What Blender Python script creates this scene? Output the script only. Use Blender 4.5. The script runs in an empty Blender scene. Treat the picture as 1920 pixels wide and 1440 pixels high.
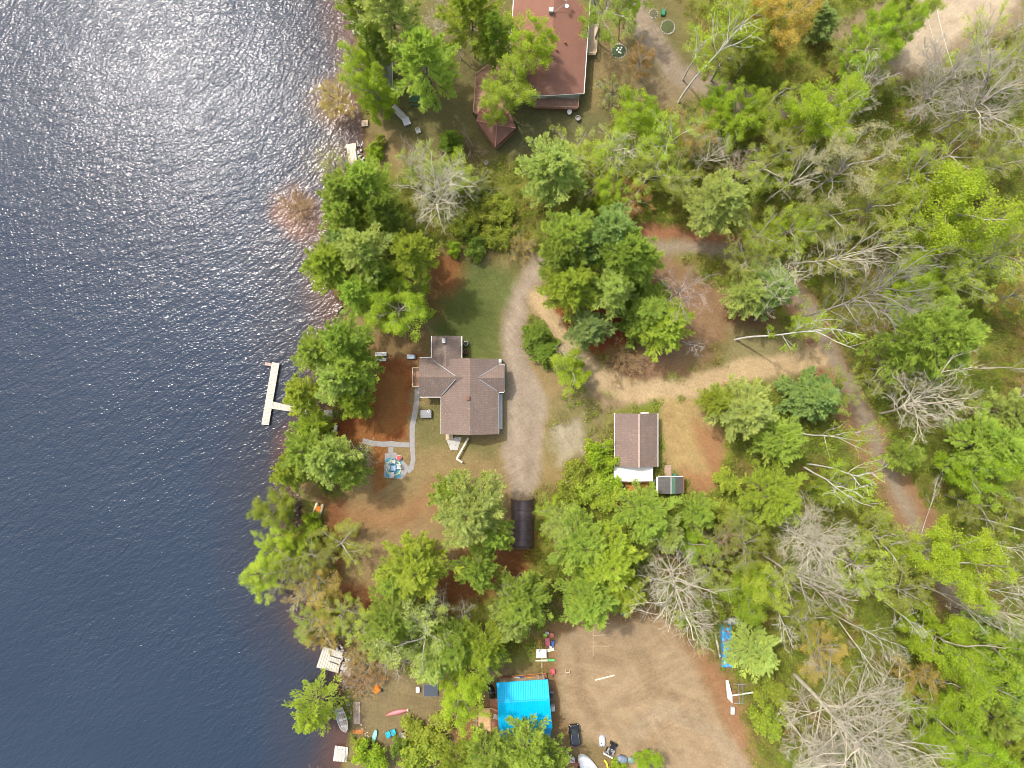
import bpy, math, random
import numpy as np
from mathutils import Vector, Matrix, Quaternion

# ------------------------------------------------------------------ camera, sky, sun, exposure
SC = bpy.context.scene
COL = SC.collection
PPM = 11.0                      # photo pixels (1920 wide) per metre on the ground
H = 121.2                       # camera height
cam_d = bpy.data.cameras.new("camera"); cam_d.sensor_width = 36.0; cam_d.lens = 25.0
cam_d.clip_start = 1.0; cam_d.clip_end = 5000.0
cam = bpy.data.objects.new("camera", cam_d); COL.objects.link(cam)
cam.location = (0, 0, H); cam.rotation_euler = (0, 0, 0)
SC.camera = cam

SUN_SLOPE = (-0.46, 0.44)       # horizontal offset of the sun per unit of height
sun_dir = Vector((SUN_SLOPE[0], SUN_SLOPE[1], 1.0)).normalized()
elev = math.asin(sun_dir.z)
azim = math.atan2(sun_dir.x, sun_dir.y)
world = bpy.data.worlds.new("World"); SC.world = world; world.use_nodes = True
nt = world.node_tree; nt.nodes.clear()
sky = nt.nodes.new("ShaderNodeTexSky"); sky.sky_type = 'NISHITA'; sky.sun_disc = False
sky.sun_elevation = elev; sky.sun_rotation = azim
sky.air_density = 1.7; sky.dust_density = 5.0; sky.ozone_density = 0.3
bg = nt.nodes.new("ShaderNodeBackground"); bg.inputs[1].default_value = 0.15
wo = nt.nodes.new("ShaderNodeOutputWorld")
nt.links.new(sky.outputs[0], bg.inputs[0]); nt.links.new(bg.outputs[0], wo.inputs[0])
sun_d = bpy.data.lights.new("sun", 'SUN'); sun_d.energy = 2.0; sun_d.angle = math.radians(2.2)
sun_d.color = (1.0, 0.955, 0.89)
sun = bpy.data.objects.new("sun", sun_d); COL.objects.link(sun)
sun.rotation_euler = (-sun_dir).to_track_quat('-Z', 'Y').to_euler()
SC.view_settings.view_transform = 'Standard'; SC.view_settings.look = 'None'
SC.view_settings.exposure = 1.15; SC.view_settings.gamma = 1.0
SC.view_settings.use_curve_mapping = False
SC.cycles.filter_width = 0.9; SC.cycles.max_bounces = 8; SC.cycles.diffuse_bounces = 5; SC.cycles.transparent_max_bounces = 6
SC.cycles.transmission_bounces = 4; SC.cycles.glossy_bounces = 3

RND = random.Random(7)

def W(px, py, z=0.0):
    """point at height z that stands where the photo shows pixel (px, py)"""
    k = (H - z) / H / PPM
    return Vector(((px - 960) * k, (720 - py) * k, z))

# ------------------------------------------------------------------ numpy noise
def vnoise(x, y, scale, seed):
    rs = np.random.RandomState(seed); g = rs.rand(64, 64)
    u = np.asarray(x) / scale + 1000.0; v = np.asarray(y) / scale + 1000.0
    i = np.floor(u).astype(int); j = np.floor(v).astype(int)
    fu = u - i; fv = v - j
    fu = fu * fu * (3 - 2 * fu); fv = fv * fv * (3 - 2 * fv)
    a = g[i % 64, j % 64]; b = g[(i + 1) % 64, j % 64]; c = g[i % 64, (j + 1) % 64]; d = g[(i + 1) % 64, (j + 1) % 64]
    return (a * (1 - fu) + b * fu) * (1 - fv) + (c * (1 - fu) + d * fu) * fv

def fbm(x, y, scale, seed, octv=4):
    s = 0; a = 0.5; t = 0
    for o in range(octv):
        s = s + a * vnoise(x, y, scale / 2 ** o, seed + o * 17); t += a; a *= 0.55
    return s / t                # 0..1

def sdist(px, py, poly, closed=True):
    """distance to a polyline; negative inside when closed"""
    P = np.asarray(poly, float); n = len(P)
    best = np.full(px.shape, 1e9); ins = np.zeros(px.shape, bool)
    for i in range(n if closed else n - 1):
        ax, ay = P[i]; bx, by = P[(i + 1) % n]
        dx, dy = bx - ax, by - ay
        t = np.clip(((px - ax) * dx + (py - ay) * dy) / (dx * dx + dy * dy + 1e-9), 0, 1)
        best = np.minimum(best, np.hypot(px - ax - t * dx, py - ay - t * dy))
        if closed:
            c = ((ay > py) != (by > py)) & (px < dx * (py - ay) / (dy if abs(dy) > 1e-9 else 1e-9) + ax)
            ins ^= c
    return np.where(ins, -best, best) if closed else best

def sstep(d, soft):             # 1 inside, 0 outside
    t = np.clip(0.5 - d / (2 * soft), 0, 1)
    return t * t * (3 - 2 * t)

# ------------------------------------------------------------------ materials
def new_mat(name):
    m = bpy.data.materials.new(name); m.use_nodes = True
    nt = m.node_tree; nt.nodes.clear()
    out = nt.nodes.new("ShaderNodeOutputMaterial")
    return m, nt, out

def N(nt, t, **kw):
    n = nt.nodes.new("ShaderNode" + t)
    for k, v in kw.items():
        if k in ('i',):
            for a, b in v.items(): n.inputs[a].default_value = b
        else: setattr(n, k, v)
    return n

def mixc(nt, fac, a, b, mode='MIX'):
    n = nt.nodes.new("ShaderNodeMix"); n.data_type = 'RGBA'; n.blend_type = mode
    for sock, val in ((n.inputs[0], fac), (n.inputs[6], a), (n.inputs[7], b)):
        if hasattr(val, 'node'): nt.links.new(val, sock)
        elif isinstance(val, (int, float)): sock.default_value = val
        else: sock.default_value = (*val[:3], 1)
    return n.outputs[2]

def ramp(nt, src, p0, p1):
    n = nt.nodes.new("ShaderNodeMapRange"); n.inputs[1].default_value = p0; n.inputs[2].default_value = p1
    nt.links.new(src, n.inputs[0]); n.clamp = True
    return n.outputs[0]

def noise(nt, scale, detail=4, rough=0.55, coord=None):
    n = N(nt, "TexNoise", i={'Scale': scale, 'Detail': detail, 'Roughness': rough})
    if coord is None:
        tc = N(nt, "TexCoord"); coord = tc.outputs['Object']
    nt.links.new(coord, n.inputs['Vector'])
    return n.outputs['Fac']

def plain(name, col, rough=0.6, var=0.25, scale=3.0, metal=0.0, col2=None, fine=40.0, spec=0.3, bump=0.0):
    """a painted / wooden / stone surface: base colour with weathering and grain"""
    m, nt, out = new_mat(name)
    p = N(nt, "BsdfPrincipled", i={'Roughness': rough, 'Metallic': metal, 'Specular IOR Level': spec})
    n1 = noise(nt, scale, 5); n2 = noise(nt, fine, 3)
    c2 = col2 or tuple(c * (1 - var) for c in col)
    c = mixc(nt, ramp(nt, n1, 0.35, 0.68), col, c2)
    c = mixc(nt, ramp(nt, n2, 0.3, 0.75), c, tuple(x * 0.75 for x in col))
    nt.links.new(c, p.inputs['Base Color'])
    if bump:
        b = N(nt, "Bump", i={'Strength': bump, 'Distance': 0.02}); nt.links.new(n2, b.inputs['Height']); nt.links.new(b.outputs[0], p.inputs['Normal'])
    nt.links.new(p.outputs[0], out.inputs[0])
    return m

def wood(name, col, dark, board=0.16, axis=0, rough=0.75, gap=0.93):
    """boards: stripes along an axis with dark gaps, weathered"""
    m, nt, out = new_mat(name)
    p = N(nt, "BsdfPrincipled", i={'Roughness': rough, 'Specular IOR Level': 0.2})
    tc = N(nt, "TexCoord"); sx = N(nt, "SeparateXYZ"); nt.links.new(tc.outputs['Object'], sx.inputs[0])
    d = N(nt, "Math", operation='DIVIDE'); nt.links.new(sx.outputs[axis], d.inputs[0]); d.inputs[1].default_value = board
    fr = N(nt, "Math", operation='FRACT'); nt.links.new(d.outputs[0], fr.inputs[0])
    fl = N(nt, "Math", operation='FLOOR'); nt.links.new(d.outputs[0], fl.inputs[0])
    wn = N(nt, "TexWhiteNoise", noise_dimensions='1D'); nt.links.new(fl.outputs[0], wn.inputs['W'])
    c = mixc(nt, wn.outputs[0], col, tuple(0.72 * x for x in col))
    c = mixc(nt, ramp(nt, noise(nt, 2.2, 5), 0.45, 0.75), c, tuple(0.6 * a + 0.4 * b for a, b in zip(dark, col)))
    c = mixc(nt, ramp(nt, fr.outputs[0], gap, gap + 0.02), c, dark)
    nt.links.new(c, p.inputs['Base Color']); nt.links.new(p.outputs[0], out.inputs[0])
    return m

def shingle(name, a, b, speck, axis=1, row=0.28):
    m, nt, out = new_mat(name)
    p = N(nt, "BsdfPrincipled", i={'Roughness': 0.9, 'Specular IOR Level': 0.15})
    tc = N(nt, "TexCoord"); mp = N(nt, "Mapping"); nt.links.new(tc.outputs['Object'], mp.inputs[0])
    if axis == 0: mp.inputs['Rotation'].default_value = (0, 0, math.pi / 2)
    br = N(nt, "TexBrick", i={'Scale': 1.0, 'Mortar Size': 0.018, 'Brick Width': 0.42, 'Row Height': row, 'Bias': 0.0,
                              'Color1': (*a, 1), 'Color2': (*b, 1), 'Mortar': (*[x * 0.55 for x in b], 1)})
    nt.links.new(mp.outputs[0], br.inputs['Vector'])
    c = mixc(nt, ramp(nt, noise(nt, 0.35, 5, 0.6), 0.42, 0.62), br.outputs['Color'], tuple(x * 0.82 for x in b))
    s = noise(nt, 5.0, 3, 0.7)
    big = ramp(nt, noise(nt, 0.28, 3), 0.4, 0.6)
    mu = N(nt, "Math", operation='MULTIPLY'); nt.links.new(ramp(nt, s, 0.57, 0.66), mu.inputs[0]); nt.links.new(big, mu.inputs[1])
    c = mixc(nt, mu.outputs[0], c, speck)
    c = mixc(nt, ramp(nt, noise(nt, 14, 2), 0.3, 0.8), c, tuple(x * 0.7 for x in a))
    nt.links.new(c, p.inputs['Base Color']); nt.links.new(p.outputs[0], out.inputs[0])
    return m

def leaf_mat(name, transl=0.38, hue=0.0):
    """foliage: the object's own colour, varied by clump and leaf"""
    m, nt, out = new_mat(name)
    oi = N(nt, "ObjectInfo")
    at = N(nt, "Attribute", attribute_name="v")
    tc = N(nt, "TexCoord")
    n1 = noise(nt, 0.55, 3, 0.6, tc.outputs['Object'])
    c0 = oi.outputs['Color']
    yell = mixc(nt, 1.0, c0, (1.16, 1.08, 0.9), 'MULTIPLY')
    dark = mixc(nt, 1.0, c0, (0.86, 0.9, 0.9), 'MULTIPLY')
    c = mixc(nt, ramp(nt, n1, 0.32, 0.68), dark, yell)
    c = mixc(nt, ramp(nt, at.outputs['Fac'], 0.0, 1.0), c, mixc(nt, 1.0, c, (1.45, 1.4, 1.35), 'MULTIPLY'))
    p = N(nt, "BsdfPrincipled", i={'Roughness': 0.6, 'Specular IOR Level': 0.06})
    t = N(nt, "BsdfTranslucent")
    nt.links.new(c, p.inputs['Base Color'])
    nt.links.new(mixc(nt, 1.0, c, (1.25, 1.2, 0.7), 'MULTIPLY'), t.inputs[0])
    mx = N(nt, "MixShader", i={0: transl})
    nt.links.new(p.outputs[0], mx.inputs[1]); nt.links.new(t.outputs[0], mx.inputs[2]); nt.links.new(mx.outputs[0], out.inputs[0])
    return m

def bark_mat(name):
    m, nt, out = new_mat(name)
    oi = N(nt, "ObjectInfo")
    n1 = noise(nt, 1.3, 4); n2 = noise(nt, 9, 3)
    c = mixc(nt, ramp(nt, n1, 0.35, 0.7), oi.outputs['Color'], mixc(nt, 1.0, oi.outputs['Color'], (0.6, 0.58, 0.55), 'MULTIPLY'))
    c = mixc(nt, ramp(nt, n2, 0.55, 0.7), c, mixc(nt, 1.0, c, (0.55, 0.52, 0.5), 'MULTIPLY'))
    p = N(nt, "BsdfPrincipled", i={'Roughness': 0.85, 'Specular IOR Level': 0.15})
    nt.links.new(c, p.inputs['Base Color']); nt.links.new(p.outputs[0], out.inputs[0])
    return m

M_LEAF = leaf_mat("leaf", 0.5); M_NEEDLE = leaf_mat("needle", 0.46); M_BARK = bark_mat("bark")

def ground_mat():
    m, nt, out = new_mat("ground_soil")
    at = N(nt, "Attribute", attribute_name="Col")
    gr = N(nt, "Attribute", attribute_name="grass")
    tc = N(nt, "TexCoord"); co = tc.outputs['Object']
    p = N(nt, "BsdfPrincipled", i={'Roughness': 0.95, 'Specular IOR Level': 0.1})
    n1 = noise(nt, 0.45, 6, 0.65, co); n2 = noise(nt, 2.6, 5, 0.7, co); n3 = noise(nt, 11, 3, 0.6, co)
    c = at.outputs['Color']
    c = mixc(nt, ramp(nt, n1, 0.36, 0.64), mixc(nt, 1.0, c, (0.9, 0.885, 0.87), 'MULTIPLY'), mixc(nt, 1.0, c, (1.08, 1.08, 1.07), 'MULTIPLY'))
    c = mixc(nt, ramp(nt, n2, 0.38, 0.66), mixc(nt, 1.0, c, (0.84, 0.83, 0.81), 'MULTIPLY'), mixc(nt, 1.0, c, (1.08, 1.08, 1.06), 'MULTIPLY'))
    for k_, (rot, sc_, amt) in enumerate(((58, 1.0, .11), (-28, .8, .11), (14, .6, .10))):   # scraped and driven streaks
        m1 = N(nt, "Mapping"); m1.inputs['Rotation'].default_value = (0, 0, math.radians(rot)); nt.links.new(co, m1.inputs[0])
        m2 = N(nt, "Mapping"); m2.inputs['Scale'].default_value = (.13, 1.2, 1); nt.links.new(m1.outputs[0], m2.inputs[0])
        st = N(nt, "TexNoise", i={'Scale': sc_, 'Detail': 4, 'Roughness': .6, 'Distortion': 1.4}); nt.links.new(m2.outputs[0], st.inputs['Vector'])
        m3 = N(nt, "Mapping"); m3.inputs['Location'].default_value = (37. * k_, 11. * k_, 3.); nt.links.new(co, m3.inputs[0]); c_in = c; msk = ramp(nt, noise(nt, .09, 3, .5, m3.outputs[0]), .46, .62)
        c_st = mixc(nt, ramp(nt, st.outputs['Fac'], .36, .64), mixc(nt, 1.0, c, (1 - amt, 1 - amt * 1.05, 1 - amt * 1.1), 'MULTIPLY'), mixc(nt, 1.0, c, (1 + amt * .6, 1 + amt * .58, 1 + amt * .55), 'MULTIPLY'))
        c = mixc(nt, msk, c_in, c_st)
    # dead leaves and pale litter as small flecks where the ground is vegetated
    fl = N(nt, "Math", operation='MULTIPLY'); nt.links.new(ramp(nt, n3, 0.6, 0.68), fl.inputs[0]); nt.links.new(gr.outputs['Fac'], fl.inputs[1])
    c = mixc(nt, fl.outputs[0], c, (0.3, 0.2, 0.11))
    dk = N(nt, "Math", operation='MULTIPLY'); nt.links.new(ramp(nt, n3, 0.42, 0.34), dk.inputs[0]); dk.inputs[1].default_value = 0.6
    c = mixc(nt, dk.outputs[0], c, mixc(nt, 1.0, c, (0.6, 0.6, 0.6), 'MULTIPLY'))
    vo = N(nt, "TexVoronoi", i={'Scale': 2.2}); nt.links.new(co, vo.inputs['Vector'])
    peb = N(nt, "Math", operation='LESS_THAN'); nt.links.new(vo.outputs['Distance'], peb.inputs[0]); peb.inputs[1].default_value = 0.16
    pm_ = N(nt, "Math", operation='MULTIPLY'); nt.links.new(peb.outputs[0], pm_.inputs[0]); nt.links.new(ramp(nt, n1, .42, .58), pm_.inputs[1])
    tone = mixc(nt, vo.outputs['Color'], mixc(nt, 1.0, c, (.55, .53, .5), 'MULTIPLY'), mixc(nt, 1.0, c, (1.4, 1.4, 1.4), 'MULTIPLY'))
    c = mixc(nt, pm_.outputs[0], c, tone)
    nt.links.new(c, p.inputs['Base Color'])
    b = N(nt, "Bump", i={'Strength': 0.9, 'Distance': 0.12}); nt.links.new(n2, b.inputs['Height']); nt.links.new(b.outputs[0], p.inputs['Normal'])
    nt.links.new(p.outputs[0], out.inputs[0])
    return m

def water_mat():
    m, nt, out = new_mat("lake_water")
    at = N(nt, "Attribute", attribute_name="Col")
    tc = N(nt, "TexCoord"); co = tc.outputs['Object']
    def waves(rot, sx, sy, scale, detail=3, dist=0.0):
        mp = N(nt, "Mapping"); nt.links.new(co, mp.inputs[0])
        mp.inputs['Rotation'].default_value = (0, 0, math.radians(rot))
        m2 = N(nt, "Mapping"); nt.links.new(mp.outputs[0], m2.inputs[0]); m2.inputs['Scale'].default_value = (sx, sy, 1)
        n = N(nt, "TexNoise", i={'Scale': scale, 'Detail': detail, 'Roughness': 0.5, 'Distortion': dist}); nt.links.new(m2.outputs[0], n.inputs['Vector'])
        return n.outputs['Fac']
    a = waves(-26, 0.4, 1.0, 0.9, 1, 0.3); b = waves(-44, 0.5, 1.0, 1.8, 1, 0.4); c = waves(-8, 0.6, 1.0, 3.7, 1, 0.3)
    big = noise(nt, 0.035, 3, 0.5, co)
    def mul(x, k):
        q = N(nt, "Math", operation='MULTIPLY'); nt.links.new(x, q.inputs[0])
        if hasattr(k, 'node'): nt.links.new(k, q.inputs[1])
        else: q.inputs[1].default_value = k
        return q.outputs[0]
    def add(x, y):
        q = N(nt, "Math", operation='ADD'); nt.links.new(x, q.inputs[0]); nt.links.new(y, q.inputs[1]); return q.outputs[0]
    hgt = add(add(mul(a, 0.7), mul(b, 0.62)), mul(c, 0.36))
    gust = N(nt, "MapRange", i={1: .3, 2: .7, 3: .72, 4: 1.2}); nt.links.new(noise(nt, 0.055, 3, 0.5, co), gust.inputs[0])
    hgt = mul(hgt, gust.outputs[0])
    bp = N(nt, "Bump", i={'Strength': 1.0, 'Distance': 0.17}); nt.links.new(hgt, bp.inputs['Height'])
    # body colour of the water (brown over the shallows, dark blue over the deep)
    col = mixc(nt, ramp(nt, big, 0.3, 0.7), at.outputs['Color'], mixc(nt, 1.0, at.outputs['Color'], (1.18, 1.15, 1.12), 'MULTIPLY'))
    p = N(nt, "BsdfPrincipled", i={'Roughness': 0.155, 'IOR': 1.333, 'Specular IOR Level': 0.29})
    nt.links.new(col, p.inputs['Base Color']); nt.links.new(bp.outputs[0], p.inputs['Normal'])
    nt.links.new(p.outputs[0], out.inputs[0])
    return m

# ------------------------------------------------------------------ mesh helpers
def fast_mesh(name, verts, faces, attrs=None, smooth=False):
    """verts (n,3); faces (m,k) of one size"""
    verts = np.ascontiguousarray(verts, np.float32); faces = np.ascontiguousarray(faces, np.int32)
    me = bpy.data.meshes.new(name); m, k = faces.shape
    me.vertices.add(len(verts)); me.vertices.foreach_set("co", verts.ravel())
    me.loops.add(m * k); me.loops.foreach_set("vertex_index", faces.ravel())
    me.polygons.add(m); me.polygons.foreach_set("loop_start", np.arange(0, m * k, k, dtype=np.int32))
    if smooth: me.polygons.foreach_set("use_smooth", np.ones(m, bool))
    for nm, arr in (attrs or {}).items():
        arr = np.asarray(arr, np.float32)
        if arr.ndim == 1:
            a = me.attributes.new(nm, 'FLOAT', 'POINT'); a.data.foreach_set("value", arr)
        else:
            a = me.attributes.new(nm, 'FLOAT_COLOR', 'POINT')
            a.data.foreach_set("color", np.concatenate([arr, np.ones((len(arr), 1), np.float32)], 1).ravel())
    me.update(calc_edges=True)
    return me

def tag(o, label=None, cat=None, group=None, kind=None):
    if label: o['label'] = label
    if cat: o['category'] = cat
    if group: o['group'] = group
    if kind: o['kind'] = kind
    return o

ROOT = {}
def thing(name, label, cat, loc, group=None):
    o = bpy.data.objects.new(name, None); COL.objects.link(o); o.location = loc; o.empty_display_size = 0.5
    ROOT[o] = Vector(loc)
    return tag(o, label, cat, group)

class MB:
    """collects shapes in world space and links them as ONE mesh object"""
    def __init__(s): s.v = []; s.f = []
    def add(s, vs, fs):
        n = len(s.v); s.v += [tuple(v) for v in vs]; s.f += [tuple(i + n for i in f) for f in fs]; return s
    def obox(s, c, size, deg=0.0, mat=None):
        l, w, h = (x / 2 for x in size)
        R = mat or Matrix.Rotation(math.radians(deg), 3, 'Z')
        vs = [Vector(c) + R @ Vector((sx * l, sy * w, sz * h)) for sz in (-1, 1) for sx, sy in ((-1, -1), (1, -1), (1, 1), (-1, 1))]
        return s.add(vs, [(3, 2, 1, 0), (4, 5, 6, 7), (0, 1, 5, 4), (1, 2, 6, 5), (2, 3, 7, 6), (3, 0, 4, 7)])
    def box(s, x0, x1, y0, y1, z0, z1):
        return s.obox(((x0 + x1) / 2, (y0 + y1) / 2, (z0 + z1) / 2), (abs(x1 - x0), abs(y1 - y0), abs(z1 - z0)))
    def beam(s, a, b, w, h, up=(0, 0, 1)):
        a = Vector(a); b = Vector(b); d = (b - a); L = d.length; d.normalize()
        u = Vector(up); sx = d.cross(u)
        if sx.length < 1e-4: sx = d.cross(Vector((1, 0, 0)))
        sx.normalize(); uz = sx.cross(d)
        M = Matrix((d, sx, uz)).transposed()
        return s.obox((a + b) / 2, (L, w, h), mat=M)
    def prism(s, pts, z0, z1):
        n = len(pts)
        ar = sum(pts[i][0] * pts[(i + 1) % n][1] - pts[(i + 1) % n][0] * pts[i][1] for i in range(n))
        if ar < 0: pts = pts[::-1]
        vs = [(p[0], p[1], z0) for p in pts] + [(p[0], p[1], z1) for p in pts]
        return s.add(vs, [tuple(range(n - 1, -1, -1)), tuple(range(n, 2 * n))] + [(i, (i + 1) % n, n + (i + 1) % n, n + i) for i in range(n)])
    def slab(s, pts, t):
        """flat polygon in 3-D with thickness t straight down"""
        n = len(pts); pts = [Vector(p) for p in pts]
        nz = sum(pts[i].x * pts[(i + 1) % n].y - pts[(i + 1) % n].x * pts[i].y for i in range(n))
        if nz < 0: pts = pts[::-1]
        vs = [p - Vector((0, 0, t)) for p in pts] + pts
        return s.add(vs, [tuple(range(n - 1, -1, -1)), tuple(range(n, 2 * n))] + [(i, (i + 1) % n, n + (i + 1) % n, n + i) for i in range(n)])
    def loft(s, rings, cap0=True, cap1=True, closed=True):
        n = len(rings[0]); vs = [p for r in rings for p in r]; fs = []
        for k in range(len(rings) - 1):
            for i in range(n if closed else n - 1):
                j = (i + 1) % n
                fs.append((k * n + i, k * n + j, (k + 1) * n + j, (k + 1) * n + i))
        if cap0: fs.append(tuple(range(n - 1, -1, -1)))
        if cap1: fs.append(tuple((len(rings) - 1) * n + i for i in range(n)))
        return s.add(vs, fs)
    def tube(s, pts, r, n=6, r1=None):
        pts = [Vector(p) for p in pts]; rings = []; k = len(pts)
        for i, p in enumerate(pts):
            d = (pts[min(i + 1, k - 1)] - pts[max(i - 1, 0)]).normalized()
            u = d.cross(Vector((0, 0, 1)))
            if u.length < 1e-3: u = Vector((1, 0, 0))
            u.normalize(); w = d.cross(u)
            rr = r if r1 is None else r + (r1 - r) * i / (k - 1)
            rings.append([p + rr * (math.cos(2 * math.pi * a / n) * u + math.sin(2 * math.pi * a / n) * w) for a in range(n)])
        return s.loft(rings)
    def lathe(s, c, prof, n=16):
        c = Vector(c)
        return s.loft([[c + Vector((r * math.cos(2 * math.pi * a / n), r * math.sin(2 * math.pi * a / n), z)) for a in range(n)] for r, z in prof])
    def build(s, name, mat, parent=None, color=None, bevel=0.0, smooth=False):
        root = parent
        while root is not None and root.parent is not None: root = root.parent
        off = ROOT.get(root, Vector((0, 0, 0))) if root is not None else Vector((0, 0, 0))
        me = bpy.data.meshes.new(name)
        me.from_pydata([(v[0] - off.x, v[1] - off.y, v[2] - off.z) for v in s.v], [], s.f); me.update()
        me.materials.append(mat)
        if smooth:
            for p in me.polygons: p.use_smooth = True
        o = bpy.data.objects.new(name, me); COL.objects.link(o)
        if parent is not None: o.parent = parent
        if color: o.color = (*color, 1)
        if bevel:
            b = o.modifiers.new("bevel", 'BEVEL'); b.width = bevel; b.segments = 2; b.limit_method = 'ANGLE'
        return o

def rrect(cx, cy, l, w, r, z, deg=0, n=4):
    """rounded rectangle ring"""
    pts = []; R = Matrix.Rotation(math.radians(deg), 3, 'Z')
    for qx, qy, a0 in ((1, 1, 0), (-1, 1, 90), (-1, -1, 180), (1, -1, 270)):
        for k in range(n + 1):
            a = math.radians(a0 + 90 * k / n)
            pts.append(Vector((cx, cy, z)) + R @ Vector((qx * (l / 2 - r) + r * math.cos(a), qy * (w / 2 - r) + r * math.sin(a), 0)))
    return pts

# ------------------------------------------------------------------ shore line (photo pixels on the ground)
SHORE = [(560, -14000), (640, -900), (640, -60), (645, 0), (658, 50), (662, 90), (668, 150), (668, 200), (676, 230), (676, 270), (674, 320), (650, 370), (625, 430), (612, 490),
         (622, 550), (640, 585), (636, 615), (618, 645), (606, 690), (604, 740), (600, 780), (575, 815), (555, 850), (545, 890),
         (552, 930), (556, 970), (552, 1030), (560, 1080), (572, 1120), (592, 1165), (606, 1200), (636, 1215), (646, 1250), (640, 1290),
         (632, 1330), (640, 1370), (645, 1400), (640, 1440), (630, 1500), (620, 2400), (560, 14000)]
LAND = SHORE + [(14000, 14000), (14000, -14000)]

def shore_dist(px, py):          # pixels, positive on land
    px = np.asarray(px, float); py = np.asarray(py, float)
    wx = (fbm(px, py, 60, 301, 3) - 0.5) * 26; wy = (fbm(px, py, 60, 311, 3) - 0.5) * 26
    return -sdist(px + wx, py + wy, LAND)

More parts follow.
